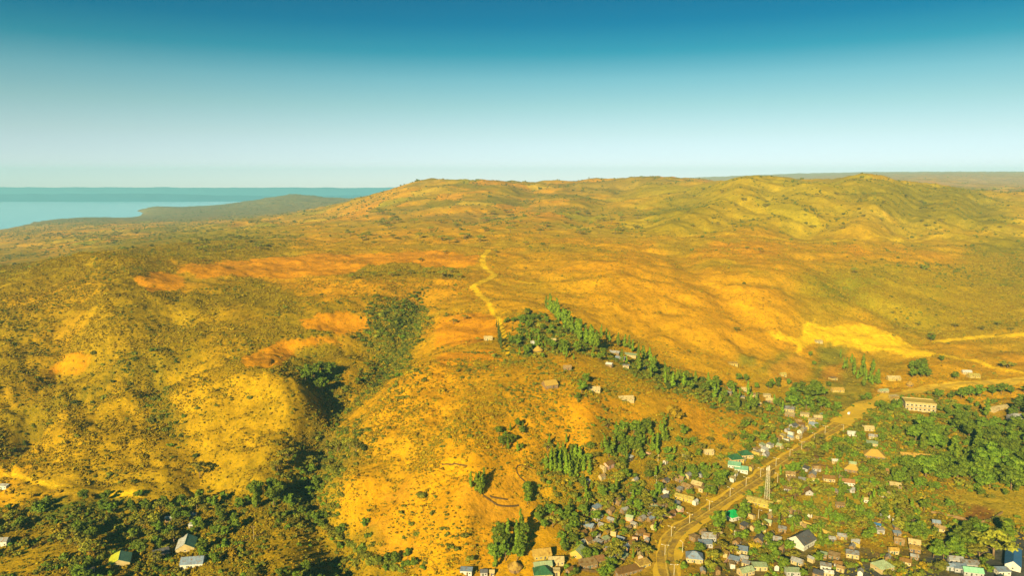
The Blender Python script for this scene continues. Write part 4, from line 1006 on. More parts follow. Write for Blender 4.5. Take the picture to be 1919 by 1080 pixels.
for x, y, w, r in ((1443, 967, 15, 'cream'), (1448, 955, 14, 'gold'), (1483, 957, 18, 'tan'), (1485, 973, 13, 'palegreen'), (1496, 983, 16, 'cream'), (1435, 1026, 24, 'cream'), (1383, 1000, 15, 'gold'), (1317, 998, 13, 'tan'), (1445, 1003, 13, 'tan'), (1408, 968, 14, 'tan'), (1462, 944, 12, 'yellow'), (1395, 952, 12, 'cream'),
                   (1516, 965, 14, 'cream'), (1465, 1030, 13, 'tan'), (1372, 1060, 16, 'tan'), (1345, 1072, 16, 'rust'), (1317, 1073, 16, 'grey'), (1360, 1040, 14, 'gold'), (1412, 990, 14, 'rust'), (1430, 984, 12, 'gold'), (1455, 1064, 14, 'rust'), (1520, 1050, 14, 'grey'), (1575, 1068, 16, 'tan'), (1612, 1075, 16, 'grey')):
    house(x, y, w, r, random.choice(('gable', 'gable', 'shed')), None, random.choice(('mud', 'cream', 'white')), .65, zone='right_town')

# -- the crowded small roofs between them
def in_poly(poly, x, y):
    c = False
    for i in range(len(poly)):
        (ax, ay), (bx, by) = poly[i - 1], poly[i]
        if (ay > y) != (by > y) and x < (bx - ax) * (y - ay) / (by - ay) + ax: c = not c
    return c
def crowd(poly, n, zone, yaws, roofs):
    xs = [p[0] for p in poly]; ys = [p[1] for p in poly]; k = 0; tries = 0
    while k < n and tries < n * 80:
        tries += 1; x, y = random.uniform(min(xs), max(xs)), random.uniform(min(ys), max(ys))
        if not in_poly(poly, x, y): continue
        p = spot(x, y + 4); w = random.uniform(4.0, 7.2)
        if road_clear(p.x, p.y) < 13 or any((a - p.x) ** 2 + (b_ - p.y) ** 2 < (q + w * .5 + .5) ** 2 for a, b_, q in KEEP): continue
        house(x, y, 0, random.choice(roofs), random.choice(('gable', 'gable', 'shed')), random.choice(yaws) + random.uniform(-12, 12), random.choice(('mud', 'mud', 'mud', 'grey', 'cream')), random.uniform(.55, .8), random.uniform(2.1, 2.6), zone=zone, L=w); k += 1
DULL = ['grey', 'grey', 'grey', 'rust', 'rust', 'tan', 'dark', 'bluegrey', 'palegreen', 'tan']
crowd([(1100, 960), (1240, 890), (1350, 885), (1330, 935), (1240, 985), (1205, 1078), (1060, 1078), (1090, 1000)], 44, 'left_town', (40, 48, -40), DULL)
crowd([(1290, 1030), (1400, 960), (1500, 975), (1640, 1030), (1720, 1060), (1700, 1080), (1300, 1080)], 24, 'right_town', (-30, 55), DULL)
crowd([(1440, 915), (1520, 860), (1640, 845), (1680, 900), (1640, 925), (1500, 930)], 14, 'right', (-20, 65), DULL)
crowd([(1400, 850), (1480, 800), (1540, 775), (1560, 790), (1450, 860)], 12, 'roadside', (38, -45), DULL)
crowd([(1640, 995), (1760, 960), (1780, 1040), (1700, 1050)], 8, 'right', (-15, 70), DULL)
def side_fence(pts): wall_line('stick_fence', pts, 1.5, .18, M_STONE, None, cat='fence', step=2.6, piece='fence_panel')
# -- the two-storey building by the gravel road
p = spot(1721, 767)
o = thing('apartment_building', p, math.radians(-17), label='two-storey flat-roofed building with rows of dark windows above the wood', cat='building', zone='toe', house=True)
KEEP.append((p.x, p.y, 15)); HOUSES.append((o, p, 27, 16))
BX, BY, BH = 13.0, 7.5, 7.6
m_ = MB(); m_.box(-BX, BX, -BY, BY, -1.5, BH); link('wall', m_.mesh('wall', WALL['cream']), o)
m_ = MB(); m_.box(-BX - .5, BX + .5, -BY - .5, BY + .5, BH + .002, BH + .35); link('roof_slab', m_.mesh('roof_slab', WALL['yellow']), o)
for a in ((-BX - .5, BX + .5, -BY - .5, -BY - .3), (-BX - .5, BX + .5, BY + .3, BY + .5), (-BX - .5, -BX - .3, -BY - .298, BY + .298), (BX + .3, BX + .5, -BY - .298, BY + .298)):
    m_ = MB(); m_.box(*a, BH + .352, BH + 1.0); link('parapet', m_.mesh('parapet', WALL['cream']), o)
m_ = MB(); m_.box(-BX - .25, BX + .25, -BY - 1.3, -BY - .005, 3.55, 3.75); sl_ = link('balcony', m_.mesh('balcony', WALL['cream']), o)
for i in range(8):
    m_ = MB(); m_.box(-.14, .14, -BY - 1.28, -BY - 1.0, -1.0, BH); link('column', m_.mesh('column', WALL['white']), o, (-BX + .2 + i * (2 * BX - .4) / 7, 0, 0))
wm2 = win_mesh(1.5, 1.4)
for z in (1.7, 5.5):
    for i in range(7):
        w = link('window', wm2[0], o, (-BX + BX * 2 * (i + .5) / 7, -BY, z)); link('pane', wm2[1], w)
    for s in (-1, 1):
        for i in range(3):
            w = link('window', wm2[0], o, (s * BX, -BY + BY * 2 * (i + .5) / 3, z)); w.rotation_euler = (0, 0, s * math.pi / 2); link('pane', wm2[1], w)

# -- lattice mast
p = spot(1437, 937)
o = thing('lattice_mast', p, math.radians(20), label='tall pale lattice mast standing beside the road', cat='mast', zone='square')
KEEP.append((p.x, p.y, 3.5)); MH = 24.5
def mast_at(z): return 1.25 - .65 * z / MH
for sx in (-1, 1):
    for sy in (-1, 1):
        m_ = MB(); m_.tube((sx * 1.25, sy * 1.25, -.5), (sx * .6, sy * .6, MH), .10, .08, 6); link('leg', m_.mesh('leg', M_STEEL), o)
lev = [0.4 + i * (MH - 1) / 10 for i in range(11)]
C4 = [(-1, -1), (1, -1), (1, 1), (-1, 1)]
for i, z in enumerate(lev):
    for j in range(4):
        a, b_ = C4[j], C4[(j + 1) % 4]; r_ = mast_at(z)
        m_ = MB(); m_.tube((a[0] * r_, a[1] * r_, z), (b_[0] * r_, b_[1] * r_, z), .04, .04, 4); link('rung', m_.mesh('rung', M_STEEL), o)
        if i < 10:
            z2 = lev[i + 1]; r2 = mast_at(z2)
            if i % 2: a, b_ = b_, a
            m_ = MB(); m_.tube((a[0] * r_, a[1] * r_, z), (b_[0] * r2, b_[1] * r2, z2), .04, .04, 4); link('brace', m_.mesh('brace', M_STEEL), o)
for j, (a, z) in enumerate(((.3, MH - 1), (2.4, MH - 2.2), (4.4, MH - 1.6))):
    m_ = MB(); m_.box(-.18, .18, -.12, .12, -1, 1); an = link('antenna', m_.mesh('antenna', M_LAMP), o, (math.cos(a) * 1.0, math.sin(a) * 1.0, z)); an.rotation_euler = (0, 0, a)
# -- pole in the lower left field
p = spot(476, 1014)
o = thing('utility_pole', p, .3, label='single pale wooden pole in the golden field at the lower left', cat='pole', zone='left')
m_ = MB(); m_.tube((0, 0, -.6), (0, 0, 9.5), .17, .11, 7); link('post', m_.mesh('post', WALL['cream']), o)
m_ = MB(); m_.box(-1.1, 1.1, -.07, .07, 8.7, 8.9); link('crossarm', m_.mesh('crossarm', M_BARK), o)
for s in (-1, 0, 1):
    m_ = MB(); m_.tube((s * .9, 0, 8.9), (s * .9, 0, 9.15), .05, .06, 6); link('insulator', m_.mesh('insulator', M_LAMP), o)
# -- a small bus on the trodden square
p = spot(1591, 777)
o = thing('minibus', p, road_yaw(p) + .15, label='small white minibus with a red band parked on the trodden square', cat='minibus', zone='right')
k = NT('vehicle_white'); k.col((.75, .72, .66)); k.b.inputs['Roughness'].default_value = .3; VW = k.m
k = NT('vehicle_red'); k.col((.42, .05, .03)); k.b.inputs['Roughness'].default_value = .35; VR = k.m
k = NT('tyre_rubber'); k.col((.02, .02, .02)); VT = k.m
m_ = MB(); m_.prism([(-2.4, -.9, .45), (2.45, -.9, .45), (2.45, -.9, 1.05), (1.9, -.9, 1.25), (1.45, -.9, 2.05), (-2.3, -.9, 2.1), (-2.4, -.9, 1.9)], (0, 1.8, 0)); link('body', m_.mesh('body', VW), o)
m_ = MB(); m_.box(-2.42, 2.3, -.93, .93, .75, 1.0); link('stripe', m_.mesh('stripe', VR), o)
for s in (-1, 1):
    for i in range(3):
        m_ = MB(); m_.box(-.5, .5, -.02, .02, 0, .55); link('window', m_.mesh('window', M_GLASS), o, (-1.6 + i * 1.15, s * .91, 1.3))
    for x_ in (-1.5, 1.55):
        m_ = MB(); m_.tube((0, -.12, 0), (0, .12, 0), .36, .36, 12); link('wheel', m_.mesh('wheel', VT), o, (x_, s * .85, .34))
m_ = MB(); m_.prism([(2.02, -.78, 1.22), (1.56, -.78, 1.98), (1.56, .78, 1.98), (2.02, .78, 1.22)], (.03, 0, .02)); link('windscreen', m_.mesh('windscreen', M_GLASS), o)

# -- walls that follow the land
def wall_line(name, pts, h, t, mat, label, cat='wall', step=2.2, piece='panel'):
    L = world_line(pts, step, 1); p0 = L[len(L) // 2]; z0 = float(ground(p0.x, p0.y))
    o = thing(name, (p0.x, p0.y, z0), 0, label=label, cat=cat)
    for a, b_ in zip(L[:-1], L[1:]):
        za, zb = float(ground(a.x, a.y)) - z0, float(ground(b_.x, b_.y)) - z0; d = (b_ - a); 
        if d.length < .1: continue
        nn = Vector((-d.y, d.x)).normalized() * t / 2; a2, b2 = a - p0, b_ - p0; hh = h * random.uniform(.93, 1.05); cut = d.normalized() * .02
        m_ = MB(); m_.prism([(a2.x + nn.x + cut.x, a2.y + nn.y + cut.y, za - .6), (b2.x + nn.x - cut.x, b2.y + nn.y - cut.y, zb - .6), (b2.x + nn.x - cut.x, b2.y + nn.y - cut.y, zb + hh), (a2.x + nn.x + cut.x, a2.y + nn.y + cut.y, za + hh)], (-2 * nn.x, -2 * nn.y, 0))
        link(piece, m_.mesh(piece, mat), o)
    return o
wall_line('compound_wall', [(1500, 981), (1540, 997), (1568, 1010), (1593, 1020)], 2.3, .3, WALL['yellow'], 'long yellow compound wall running right from the shaded square', step=5)
wall_line('compound_wall', [(1597, 1022), (1612, 1029), (1625, 1034)], 2.3, .3, WALL['yellow'], 'short yellow wall section past the gap of the long compound wall', step=5)
wall_line('compound_wall', [(1355, 1062), (1366, 1050), (1368, 1040), (1362, 1036)], 2.0, .35, WALL['pink'], 'curved pinkish-tan wall round a yard right of the road', step=3)
wall_line('compound_wall', [(1286, 1040), (1292, 1052), (1305, 1059), (1318, 1058)], 1.9, .35, WALL['cream'], 'curved cream wall in front of the blue-grey hipped house', step=3)
wall_line('compound_wall', [(1640, 985), (1720, 955), (1735, 930)], 1.6, .3, WALL['yellow'], 'low ochre field wall crossing the open ground at the right', step=6)
wall_line('compound_wall', [(1745, 962), (1810, 975), (1850, 985), (1868, 970), (1880, 962)], 1.5, .3, WALL['mud'], 'low mud wall round the brown ploughed plot at the right', step=6)
wall_line('hedge_bank', [(905, 930), (922, 940), (935, 950), (960, 951), (975, 948)], .8, .7, M_STONE, 'crooked dark bank crossing the lower knoll right of the twin-shadow trees', cat='bank', step=3, piece='stone_course')
wall_line('hedge_bank', [(918, 931), (938, 936), (954, 938)], .7, .6, M_STONE, 'short dark bank just above the crooked one on the knoll', cat='bank', step=3, piece='stone_course')
wall_line('hedge_bank', [(828, 872), (850, 868), (880, 876)], .6, .5, M_STONE, 'low dark bank on the knoll left of the twin-shadow trees', cat='bank', step=3, piece='stone_course')
wall_line('hedge_bank', [(1000, 880), (967, 870), (965, 890), (985, 905)], .6, .5, M_STONE, 'dark crooked bank at the left of the eucalyptus grove on the knoll', cat='bank', step=3, piece='stone_course')
for pts in ([(1470, 935), (1520, 925), (1530, 905)], [(1560, 930), (1620, 920), (1650, 905)], [(1405, 1010), (1450, 1012), (1470, 1000)], [(1340, 1030), (1380, 1025), (1395, 1045)], [(1570, 985), (1640, 975), (1665, 990)], [(1120, 980), (1160, 1000), (1150, 1030)], [(1240, 900), (1290, 890), (1300, 905)],
            [(1160, 935), (1200, 925), (1220, 950)], [(1600, 870), (1660, 865), (1675, 880)], [(1490, 890), (1530, 870), (1560, 880)], [(60, 1030), (130, 1000), (200, 975)], [(400, 1060), (450, 1020), (500, 1000)], [(1080, 1068), (1130, 1076), (1160, 1060)], [(1640, 1040), (1690, 1058), (1740, 1070)]):
    side_fence(pts)
# ------------------------------------------------------------------ what is planted where
fill([(1640, 805), (1690, 815), (1765, 815), (1800, 785), (1850, 772), (1960, 745), (1960, 935), (1850, 925), (1770, 912), (1700, 905), (1680, 860), (1650, 815)], 78, [B_, B_, B_, E_], (9, 18), 'in the dense wood to the right of the road', 4.8, (1.05, 1.35))
row([(1660, 905), (1720, 915), (1760, 922)], 8, B_, (6, 9), 'along the near edge of the wood', 3)
row([(1750, 752), (1800, 748), (1860, 742), (1925, 735)], 9, B_, (9, 13), 'along the gravel road above the wood', 3)
row([(1026, 580), (1046, 603), (1068, 623)], 16, E_, (15, 22), 'in the upper half of the tall row behind the knoll', 4)
row([(1070, 625), (1092, 640), (1118, 657)], 15, E_, (15, 21), 'in the lower half of the tall row behind the knoll', 4)
row([(1120, 628), (1150, 645), (1190, 662), (1225, 690)], 14, E_, (11, 16), 'along the far side of the shaded gully', 5)
row([(932, 612), (934, 628), (936, 645), (940, 658)], 8, C_, (10, 15), 'in the dark cypress row on the red fields', 1.5)
row([(945, 607), (975, 602), (1012, 600)], 11, B_, (4.5, 6.5), 'in the low row at the top of the tree compound', 2)
row([(868, 662), (900, 664), (925, 662)], 9, U_, (1.6, 2.4), 'in the green hedge under the small cream house', 1.5)
fill([(945, 640), (965, 612), (1015, 600), (1050, 615), (1100, 650), (1130, 678), (1060, 678), (1000, 668), (955, 668)], 48, [B_, E_, E_], (5, 8.5), 'in the tree compound behind the knoll', 3.2)
fill([(1140, 672), (1200, 680), (1300, 715), (1400, 742), (1500, 765), (1490, 800), (1400, 775), (1300, 745), (1200, 706)], 56, [B_, E_, E_, U_], (8, 14), 'in the shaded gully behind the knoll', 3.6)
row([(1180, 690), (1240, 706), (1300, 728), (1370, 752), (1430, 778)], 16, U_, (2.0, 3.4), 'along the back brow of the knoll', 2)
fill([(1560, 668), (1600, 680), (1650, 698), (1652, 728), (1612, 735), (1590, 705)], 26, [E_], (10, 13.5), 'in the eucalyptus grove left of the yellow house', 3.4)
fill([(1688, 690), (1745, 688), (1742, 712), (1705, 714)], 9, [B_], (9, 12), 'in the small grove right of the yellow house', 4)
tree(1745, 640, B_, 8.5, 'single', 1.5); tree(1888, 690, A_, 8, 'single', 1.8); tree(1765, 678, B_, 7, 'single', 1.1); tree(1675, 632, A_, 4, 'single', 1.1); tree(1790, 712, B_, 9, 'single', .9)
fill([(1475, 745), (1500, 728), (1545, 740), (1550, 775), (1510, 780), (1480, 770)], 9, [B_], (11, 15), 'round the big green clump before the golden-roofed house', 5, (1.1, 1.4))
fill([(1380, 712), (1480, 715), (1480, 735), (1400, 735)], 9, [B_], (7, 9), 'at the foot of the great slope', 4)
fill([(1515, 670), (1545, 650), (1560, 690), (1530, 730)], 8, [U_, B_], (5, 7), 'on the green strip below the bright cutting', 4)
fill([(1018, 892), (1038, 858), (1060, 860), (1062, 902)], 14, [E_], (9, 12), 'in the left half of the lower knoll grove', 2.8)
fill([(1064, 862), (1086, 866), (1108, 895), (1066, 902)], 14, [E_], (9, 12), 'in the right half of the lower knoll grove', 2.8)
fill([(1120, 830), (1160, 812), (1250, 805), (1250, 850), (1180, 868), (1140, 860)], 36, [E_, E_, B_], (8, 11.5), 'in the right eucalyptus grove on the knoll front', 3)
fill([(930, 812), (950, 795), (985, 805), (985, 850), (945, 850)], 12, [B_, E_], (5, 8), 'in the loose clump on the knoll below the top', 3)
fill([(880, 915), (905, 908), (918, 925), (900, 930)], 7, [E_], (10, 12), 'in the tight clump casting twin shadows on the knoll', 1.8)
tree(1090, 738, B_, 11, 'single', 1.0); tree(1098, 720, B_, 9, 'single', .9); tree(1082, 752, B_, 7, 'single', 1.0)
fill([(918, 1072), (932, 1010), (985, 992), (985, 1045), (955, 1080)], 13, [B_, E_], (11, 15), 'at the right foot of the knoll', 3.6, (.8, 1))
fill([(985, 975), (1040, 965), (1080, 968), (1080, 1015), (1040, 1010)], 14, [B_, A_, B_], (6, 9), 'above the lower row of houses', 3.5)
row([(988, 950), (988, 930), (990, 915)], 5, B_, (6, 8), 'beside the crooked bank', 2)
row([(1104, 985), (1100, 960), (1098, 930), (1096, 905)], 10, E_, (8, 11), 'in the upright row left of the town', 3)
fill([(1090, 905), (1240, 885), (1350, 885), (1380, 865), (1390, 885), (1320, 940), (1230, 1000), (1205, 1075), (1130, 1075), (1070, 1010)], 66, [A_, A_, E_, U_, B_], (5.5, 10), 'among the houses left of the road', 3.6)
fill([(1300, 830), (1420, 800), (1480, 800), (1440, 835), (1340, 870)], 24, [B_, A_, U_], (4, 7), 'at the right foot of the knoll by the road', 3.6)
tree(1350, 908, B_, 10, 'single', 1.2); tree(1347, 918, B_, 9, 'single', 1.2)
fill([(1420, 915), (1520, 850), (1640, 835), (1690, 915), (1760, 945), (1700, 1005), (1560, 1000), (1480, 1060), (1300, 1078), (1310, 1030), (1380, 985)], 100, [B_, A_, A_, E_, U_], (5.5, 9.5), 'among the houses right of the road', 3.8)
tree(1344, 1001, B_, 15, 'single', .85); tree(1530, 862, A_, 9, 'single', 1.3); tree(1508, 874, A_, 9, 'single', 1.2); tree(1552, 848, B_, 8, 'single', 1.2); tree(1480, 890, B_, 8, 'single', 1.2); tree(1310, 1037, B_, 6, 'single', 1.4)
row([(1775, 1040), (1795, 1015), (1815, 1000), (1830, 988)], 9, B_, (7, 9), 'in the slanting row before the brown plot', 3)
row([(1722, 1002), (1712, 1015)], 3, B_, (8, 10), 'beside the cream house in the right-hand shade', 2)
fill([(1735, 1035), (1765, 1028), (1770, 1050), (1745, 1052)], 4, [B_], (7, 9), 'above the round bush', 3)
bush(1763, 1068, 5.4, 'single'); tree(1862, 1045, A_, 16, 'single', 1.3); tree(1885, 1020, E_, 17, 'single', 2.2); tree(1835, 1052, A_, 10, 'single', 1.3)
fill([(1785, 1020), (1845, 1005), (1850, 1040), (1790, 1055)], 8, [B_], (9, 13), 'in the dark shade of the lower right', 5)
# lower left
fill([(255, 985), (300, 950), (400, 948), (405, 1000), (390, 1050), (330, 1048), (280, 1062), (245, 1078), (248, 1015)], 30, [B_, U_, A_], (6.5, 10), 'round the lower left farmhouses', 3.6)
row([(560, 945), (600, 985), (640, 1010), (700, 1055), (760, 1075)], 26, U_, (2.6, 4.4), 'in the dark hedge running down the gully foot', 4)
row([(620, 1060), (560, 1085), (640, 1050), (700, 1062)], 10, U_, (2.2, 3.6), 'in the lower cross hedge', 4)
fill([(700, 1058), (745, 1045), (795, 1050), (790, 1070), (720, 1078)], 9, [B_], (5, 7), 'in the green clump at the lower front of the knoll', 3)
fill([(470, 935), (530, 925), (540, 945), (500, 965), (475, 960)], 7, [B_, E_], (12, 15), 'in the tall clump at the gully mouth', 4)
fill([(545, 975), (575, 955), (600, 1000), (560, 1010)], 7, [U_, A_], (5, 7), 'beside the gully hedge', 3.5)
fill([(60, 952), (240, 948), (240, 975), (140, 985), (70, 975)], 22, [U_], (5, 8), 'in the green garden strip below the left track', 3.4)
fill([(0, 960), (60, 960), (60, 1000), (0, 1005)], 9, [U_, A_], (6, 9), 'at the lower left edge', 4)
fill([(120, 1000), (175, 1000), (175, 1045), (130, 1045)], 6, [B_, A_], (8, 11), 'left of the yellow-green farmhouse', 4)
fill([(390, 948), (470, 945), (460, 960), (400, 965)], 8, [B_, U_], (6, 9), 'in the row right of the small white roofs', 3)
fill([(400, 990), (560, 960), (600, 1000), (480, 1080), (400, 1075)], 18, [U_], (4, 7), 'in the rough ground right of the left farmhouses', 4)
tree(375, 895, A_, 12, 'single', 1.1); tree(540, 870, A_, 12, 'single', 1.1); tree(520, 885, A_, 9, 'single', 1.1)
fill([(565, 890), (600, 840), (660, 830), (680, 860), (620, 905)], 16, [U_, A_], (7, 11), 'in the dark scrub of the gully', 3.6)
fill([(560, 715), (600, 690), (625, 700), (600, 740)], 11, [B_], (9, 13), 'over the dark hollow of the gully', 3.4)
fill([(700, 575), (790, 560), (792, 600), (700, 612)], 16, [U_], (8, 13), 'in the upper end of the ravine thicket', 3.8)
fill([(690, 612), (792, 600), (785, 642), (690, 648)], 16, [U_], (8, 13), 'in the middle of the ravine thicket', 3.8)
fill([(690, 648), (783, 642), (760, 690), (700, 705)], 16, [U_], (8, 13), 'in the lower end of the ravine thicket', 3.8)
for x, y, r in ((790, 935, 4.2), (640, 933, 3.6), (770, 985, 2.6), (780, 1005, 2.8), (870, 1008, 3.2), (830, 995, 2.4), (468, 748, 3.2), (175, 665, 4.2), (205, 893, 3), (880, 1050, 3.4), (845, 1030, 2.6), (690, 860, 2.4), (865, 690, 3), (910, 690, 2.6), (880, 820, 2.4)): bush(x, y, r, 'slope')
# dotted over the fields and hills
for x, y, h in ((835, 476, 6), (788, 492, 7), (800, 512, 8), (770, 515, 7), (830, 520, 10), (845, 512, 8), (860, 522, 7), (700, 520, 8), (660, 525, 8), (680, 512, 7), (735, 520, 8), (930, 474, 6), (985, 460, 8), (1400, 468, 6), (1425, 472, 7), (1365, 505, 4), (1365, 460, 4), (1600, 512, 9), (1380, 622, 6), (1290, 662, 4),
                (1105, 620, 5), (1060, 600, 6), (1535, 405, 9), (1580, 430, 8), (1520, 428, 8), (1700, 618, 6), (1720, 612, 6), (1745, 630, 6), (1790, 615, 7), (1840, 620, 7), (1870, 612, 7), (1895, 622, 6), (870, 600, 6), (850, 608, 6), (895, 640, 4), (985, 505, 4), (380, 490, 7), (300, 660, 5)):
    tree(x, y, A_, h, 'hill', 1.2)
fill([(640, 440), (720, 405), (760, 400), (760, 455), (700, 465)], 15, [A_], (7, 14), 'dotted below the far left summit', 11, (1.1, 1.6), False)
fill([(765, 400), (890, 395), (890, 458), (765, 460)], 15, [A_], (7, 14), "dotted left of the pale track's upper end", 11, (1.1, 1.6), False)
fill([(895, 395), (1000, 400), (1000, 455), (895, 458)], 15, [A_], (7, 14), "dotted right of the pale track's upper end", 11, (1.1, 1.6), False)
fill([(1005, 400), (1110, 400), (1110, 445), (1005, 452)], 14, [A_], (7, 14), 'dotted under the far middle ridge', 11, (1.1, 1.6), False)
fill([(1115, 395), (1240, 395), (1240, 432), (1115, 444)], 14, [A_], (7, 14), 'dotted below the long right-hand hills', 11, (1.1, 1.6), False)
fill([(700, 395), (740, 400), (750, 420), (720, 425)], 14, [A_], (10, 15), 'in the blue-shaded clump below the far hill', 9, (1.2, 1.5), False)
fill([(1230, 440), (1240, 360), (1460, 340), (1460, 435)], 13, [A_], (5, 10), 'dotted over the left end of the green hills', 14, (1.1, 1.5), False)
fill([(1465, 435), (1465, 350), (1690, 350), (1690, 432)], 13, [A_], (5, 10), 'dotted over the middle of the green hills', 14, (1.1, 1.5), False)
fill([(1695, 432), (1695, 355), (1900, 385), (1900, 432)], 12, [A_], (5, 10), 'dotted over the right end of the green hills', 14, (1.1, 1.5), False)
fill([(340, 450), (430, 438), (440, 478), (380, 480)], 13, [A_], (8, 12), 'on the left of the scrubby shelf behind the left hill', 9, (1.1, 1.5), False)
fill([(440, 437), (480, 432), (560, 440), (500, 472), (445, 478)], 13, [A_], (8, 12), 'on the right of the scrubby shelf behind the left hill', 9, (1.1, 1.5), False)
fill([(140, 446), (260, 438), (262, 446), (150, 456)], 15, [A_], (10, 14), 'in the dark strip of wood near the coast', 12, (1.3, 1.8), False)

fill([(1000, 850), (1120, 805), (1250, 795), (1330, 850), (1240, 895), (1090, 905), (1010, 900)], 34, [B_, E_, A_, U_], (5, 8.5), 'in the growth round the two knoll groves', 3.6)
fill([(1400, 790), (1480, 790), (1440, 835), (1380, 850)], 12, [B_, U_, A_], (5, 8), 'on the green slope above the roadside shops', 3.6)
fill([(850, 690), (960, 700), (960, 735), (880, 740)], 10, [U_], (6, 10), 'on the scrubby top of the knoll', 4)
for n_, u_ in enumerate((-.03, -.065, -.10, -.135)):
    y = 203 + n_ % 2
    o = tree(0, 0, E_, random.uniform(19, 21), 'beyond', 1.9, Vector((u_ * y * S, y * S, float(ground(u_ * y * S, y * S)))))
    o['label'] = f"tall tree just below the lower edge under the knoll, {NTH[n_]} from right"

fill([(1440, 760), (1560, 725), (1600, 745), (1560, 790), (1500, 800)], 14, [B_, U_, U_], (6, 10), 'in the growth between the gully and the plaza', 3.8)
row([(1480, 872), (1510, 852), (1545, 830)], 7, A_, (6, 9), "along the road's right side near its far lamps", 3)
row([(1340, 990), (1385, 955), (1420, 928)], 5, B_, (4, 6), "along the road's right side by the emerald roof", 3)
row([(1225, 985), (1280, 935), (1330, 905)], 7, B_, (4, 7), "along the road's left side among the shacks", 3)
# ------------------------------------------------------------------ what each thing is and which one it is
def photo_xy(p):
    x, y, z = p[0], p[1], p[2] - H * S
    f = y * _cp - z * _sp; v = y * _sp + z * _cp
    return 959.5 + FPX * x / f, 540 - FPX * v / f
SHORT = [('emerald', 'the emerald green roof'), ('lattice mast', 'the lattice mast'), ('long yellow shed below', 'the long yellow shed'), ('two-storey', 'the two-storey building'), ('very long golden', 'the long golden hall'),
         ('long narrow cream', 'the slanting cream hall'), ('broad brown', 'the broad thatched house'), ('smaller brown', 'the smaller thatched house'), ('lower one of two facing', 'the lower mint green roof'), ('left one of two above', 'the left dark green roof'),
         ('right one of two', 'the right dark green roof'), ('big dark-roofed', 'the big dark-roofed house'), ('curved cream wall right', 'the blue-grey hipped house'), ('grey gabled roof, larger', 'the larger grey gabled roof'), ('with tan walls', 'the pale green hipped roof'),
         ('long blue-roofed', 'the long blue hall'), ('yellow-green gabled roof, shaded', 'the yellow-green farmhouse'), ('streaky', 'the white and teal house'), ('nearest the lower edge', 'the long blue-grey house'), ('longest cream', 'the longest cream house'),
         ('brown thatched house on top', 'the thatched house on the knoll'), ('round thatched hut at', 'the round thatched hut'), ('long pale greenish', 'the long pale shed'), ('tiny yellow house', 'the tiny yellow house'), ('bright yellow house standing', 'the bright yellow house'),
         ('golden-roofed house with', 'the golden-roofed yellow house'), ('long rusty brown', 'the long rusty roof'), ('round golden hut at', 'the round golden hut'), ('standing apart above', 'the pale yellow-green house'), ('facing the last', 'the white-roofed house'),
         ('alone in the shade', 'the lone pale blue roof'), ('wooden pole', 'the wooden pole'), ('cypress row on the red fields', 'the small cream house'), ('white porch', 'the white-porched house'), ('long yellow roof left', 'the long yellow roof'), ('dark grey roof half', 'the half-hidden dark roof'),
         ('cream house with windows alone', 'the windowed cream house'), ('ribbed tan roof', 'the ribbed tan roof'), ('blue-grey roof nearest the round', 'the shaded blue-grey roof'), ('minibus', 'the minibus'), ('grey hipped roof in the wood', 'the grey hipped roof'), ('striped golden', 'the striped golden roof'),
         ('low orange-gold', 'the low orange-gold roof'), ('yellow house with a cream roof', 'the cream-roofed yellow house'), ('just right of the leafy', 'the shorter cream house'), ('lone pale lamp left', 'the lone pale lamp'), ('pale pole lamp', 'the pale pole lamp'),
         ('lone street lamp in front', 'the long shed lamp'), ('mint green roof at the lower end', 'the shaded mint roof'), ('long ochre', 'the ochre wall'), ('first counting', 'the first median lamp'), ('third counting', 'the third median lamp'), ('fifth counting', 'the fifth median lamp'),
         ('seventh counting', 'the seventh median lamp'), ('ninth counting', 'the ninth median lamp'), ('eleventh counting', 'the eleventh median lamp'), ('thirteenth counting', 'the thirteenth median lamp'), ('long yellow compound', 'the long yellow wall'), ('brown ploughed', 'the ploughed plot wall'), ('low ochre', 'the ochre field wall')]
MARKS = []
for o, info in THINGS:
    lb = o.get('label')
    if lb:
        for key, ph in SHORT:
            if key in lb:
                MARKS.append((photo_xy(o.location), ph)); break
WHAT = {'broadleaf_tree': 'round leafy green tree', 'eucalyptus_tree': 'slender upright green tree', 'cypress_tree': 'dark narrow cypress', 'acacia_tree': 'flat-crowned olive tree', 'bush': 'low green bush'}
WS = {'broadleaf_tree': 'leafy tree', 'eucalyptus_tree': 'slender tree', 'cypress_tree': 'dark cypress', 'acacia_tree': 'flat-crowned tree', 'bush': 'low bush'}
GROUPN = {'broadleaf_tree': 'round leafy trees', 'eucalyptus_tree': 'slender upright trees', 'cypress_tree': 'dark cypresses', 'acacia_tree': 'flat-crowned olive trees', 'bush': 'low green bushes', 'house': 'tin-roofed houses of the settlement', 'hut': 'round huts', 'wall': 'walls'}
def what(o, info):
    if 'kind' in info: return WHAT[info['kind']]
    if o['category'] == 'fence': return 'brown stick fence'
    sz = 'small ' if info['L'] < 5.5 else ('long ' if info['L'] > 9 else '')
    return f"{sz}{RNAME[info['roof']]} {'lean-to roof' if info['shape'] == 'shed' else 'roof'}".replace('tin lean-to', 'tin lean-to')
def rel(dx, dy):
    a = math.degrees(math.atan2(-dy * 1.6, dx)) % 360
    return ['right of', 'behind and right of', 'behind', 'behind and left of', 'left of', 'in front and left of', 'in front of', 'in front and right of'][int((a + 22.5) // 45) % 8]
todo = [(o, i) for o, i in THINGS if not o.get('label')]
zones = {}
for o, i in todo: 
    if 'kind' in i and i['zone'] not in ('single', 'slope', 'hill', 'beyond'): zones.setdefault((i['kind'], i['zone']), []).append((o, i))
rest = []
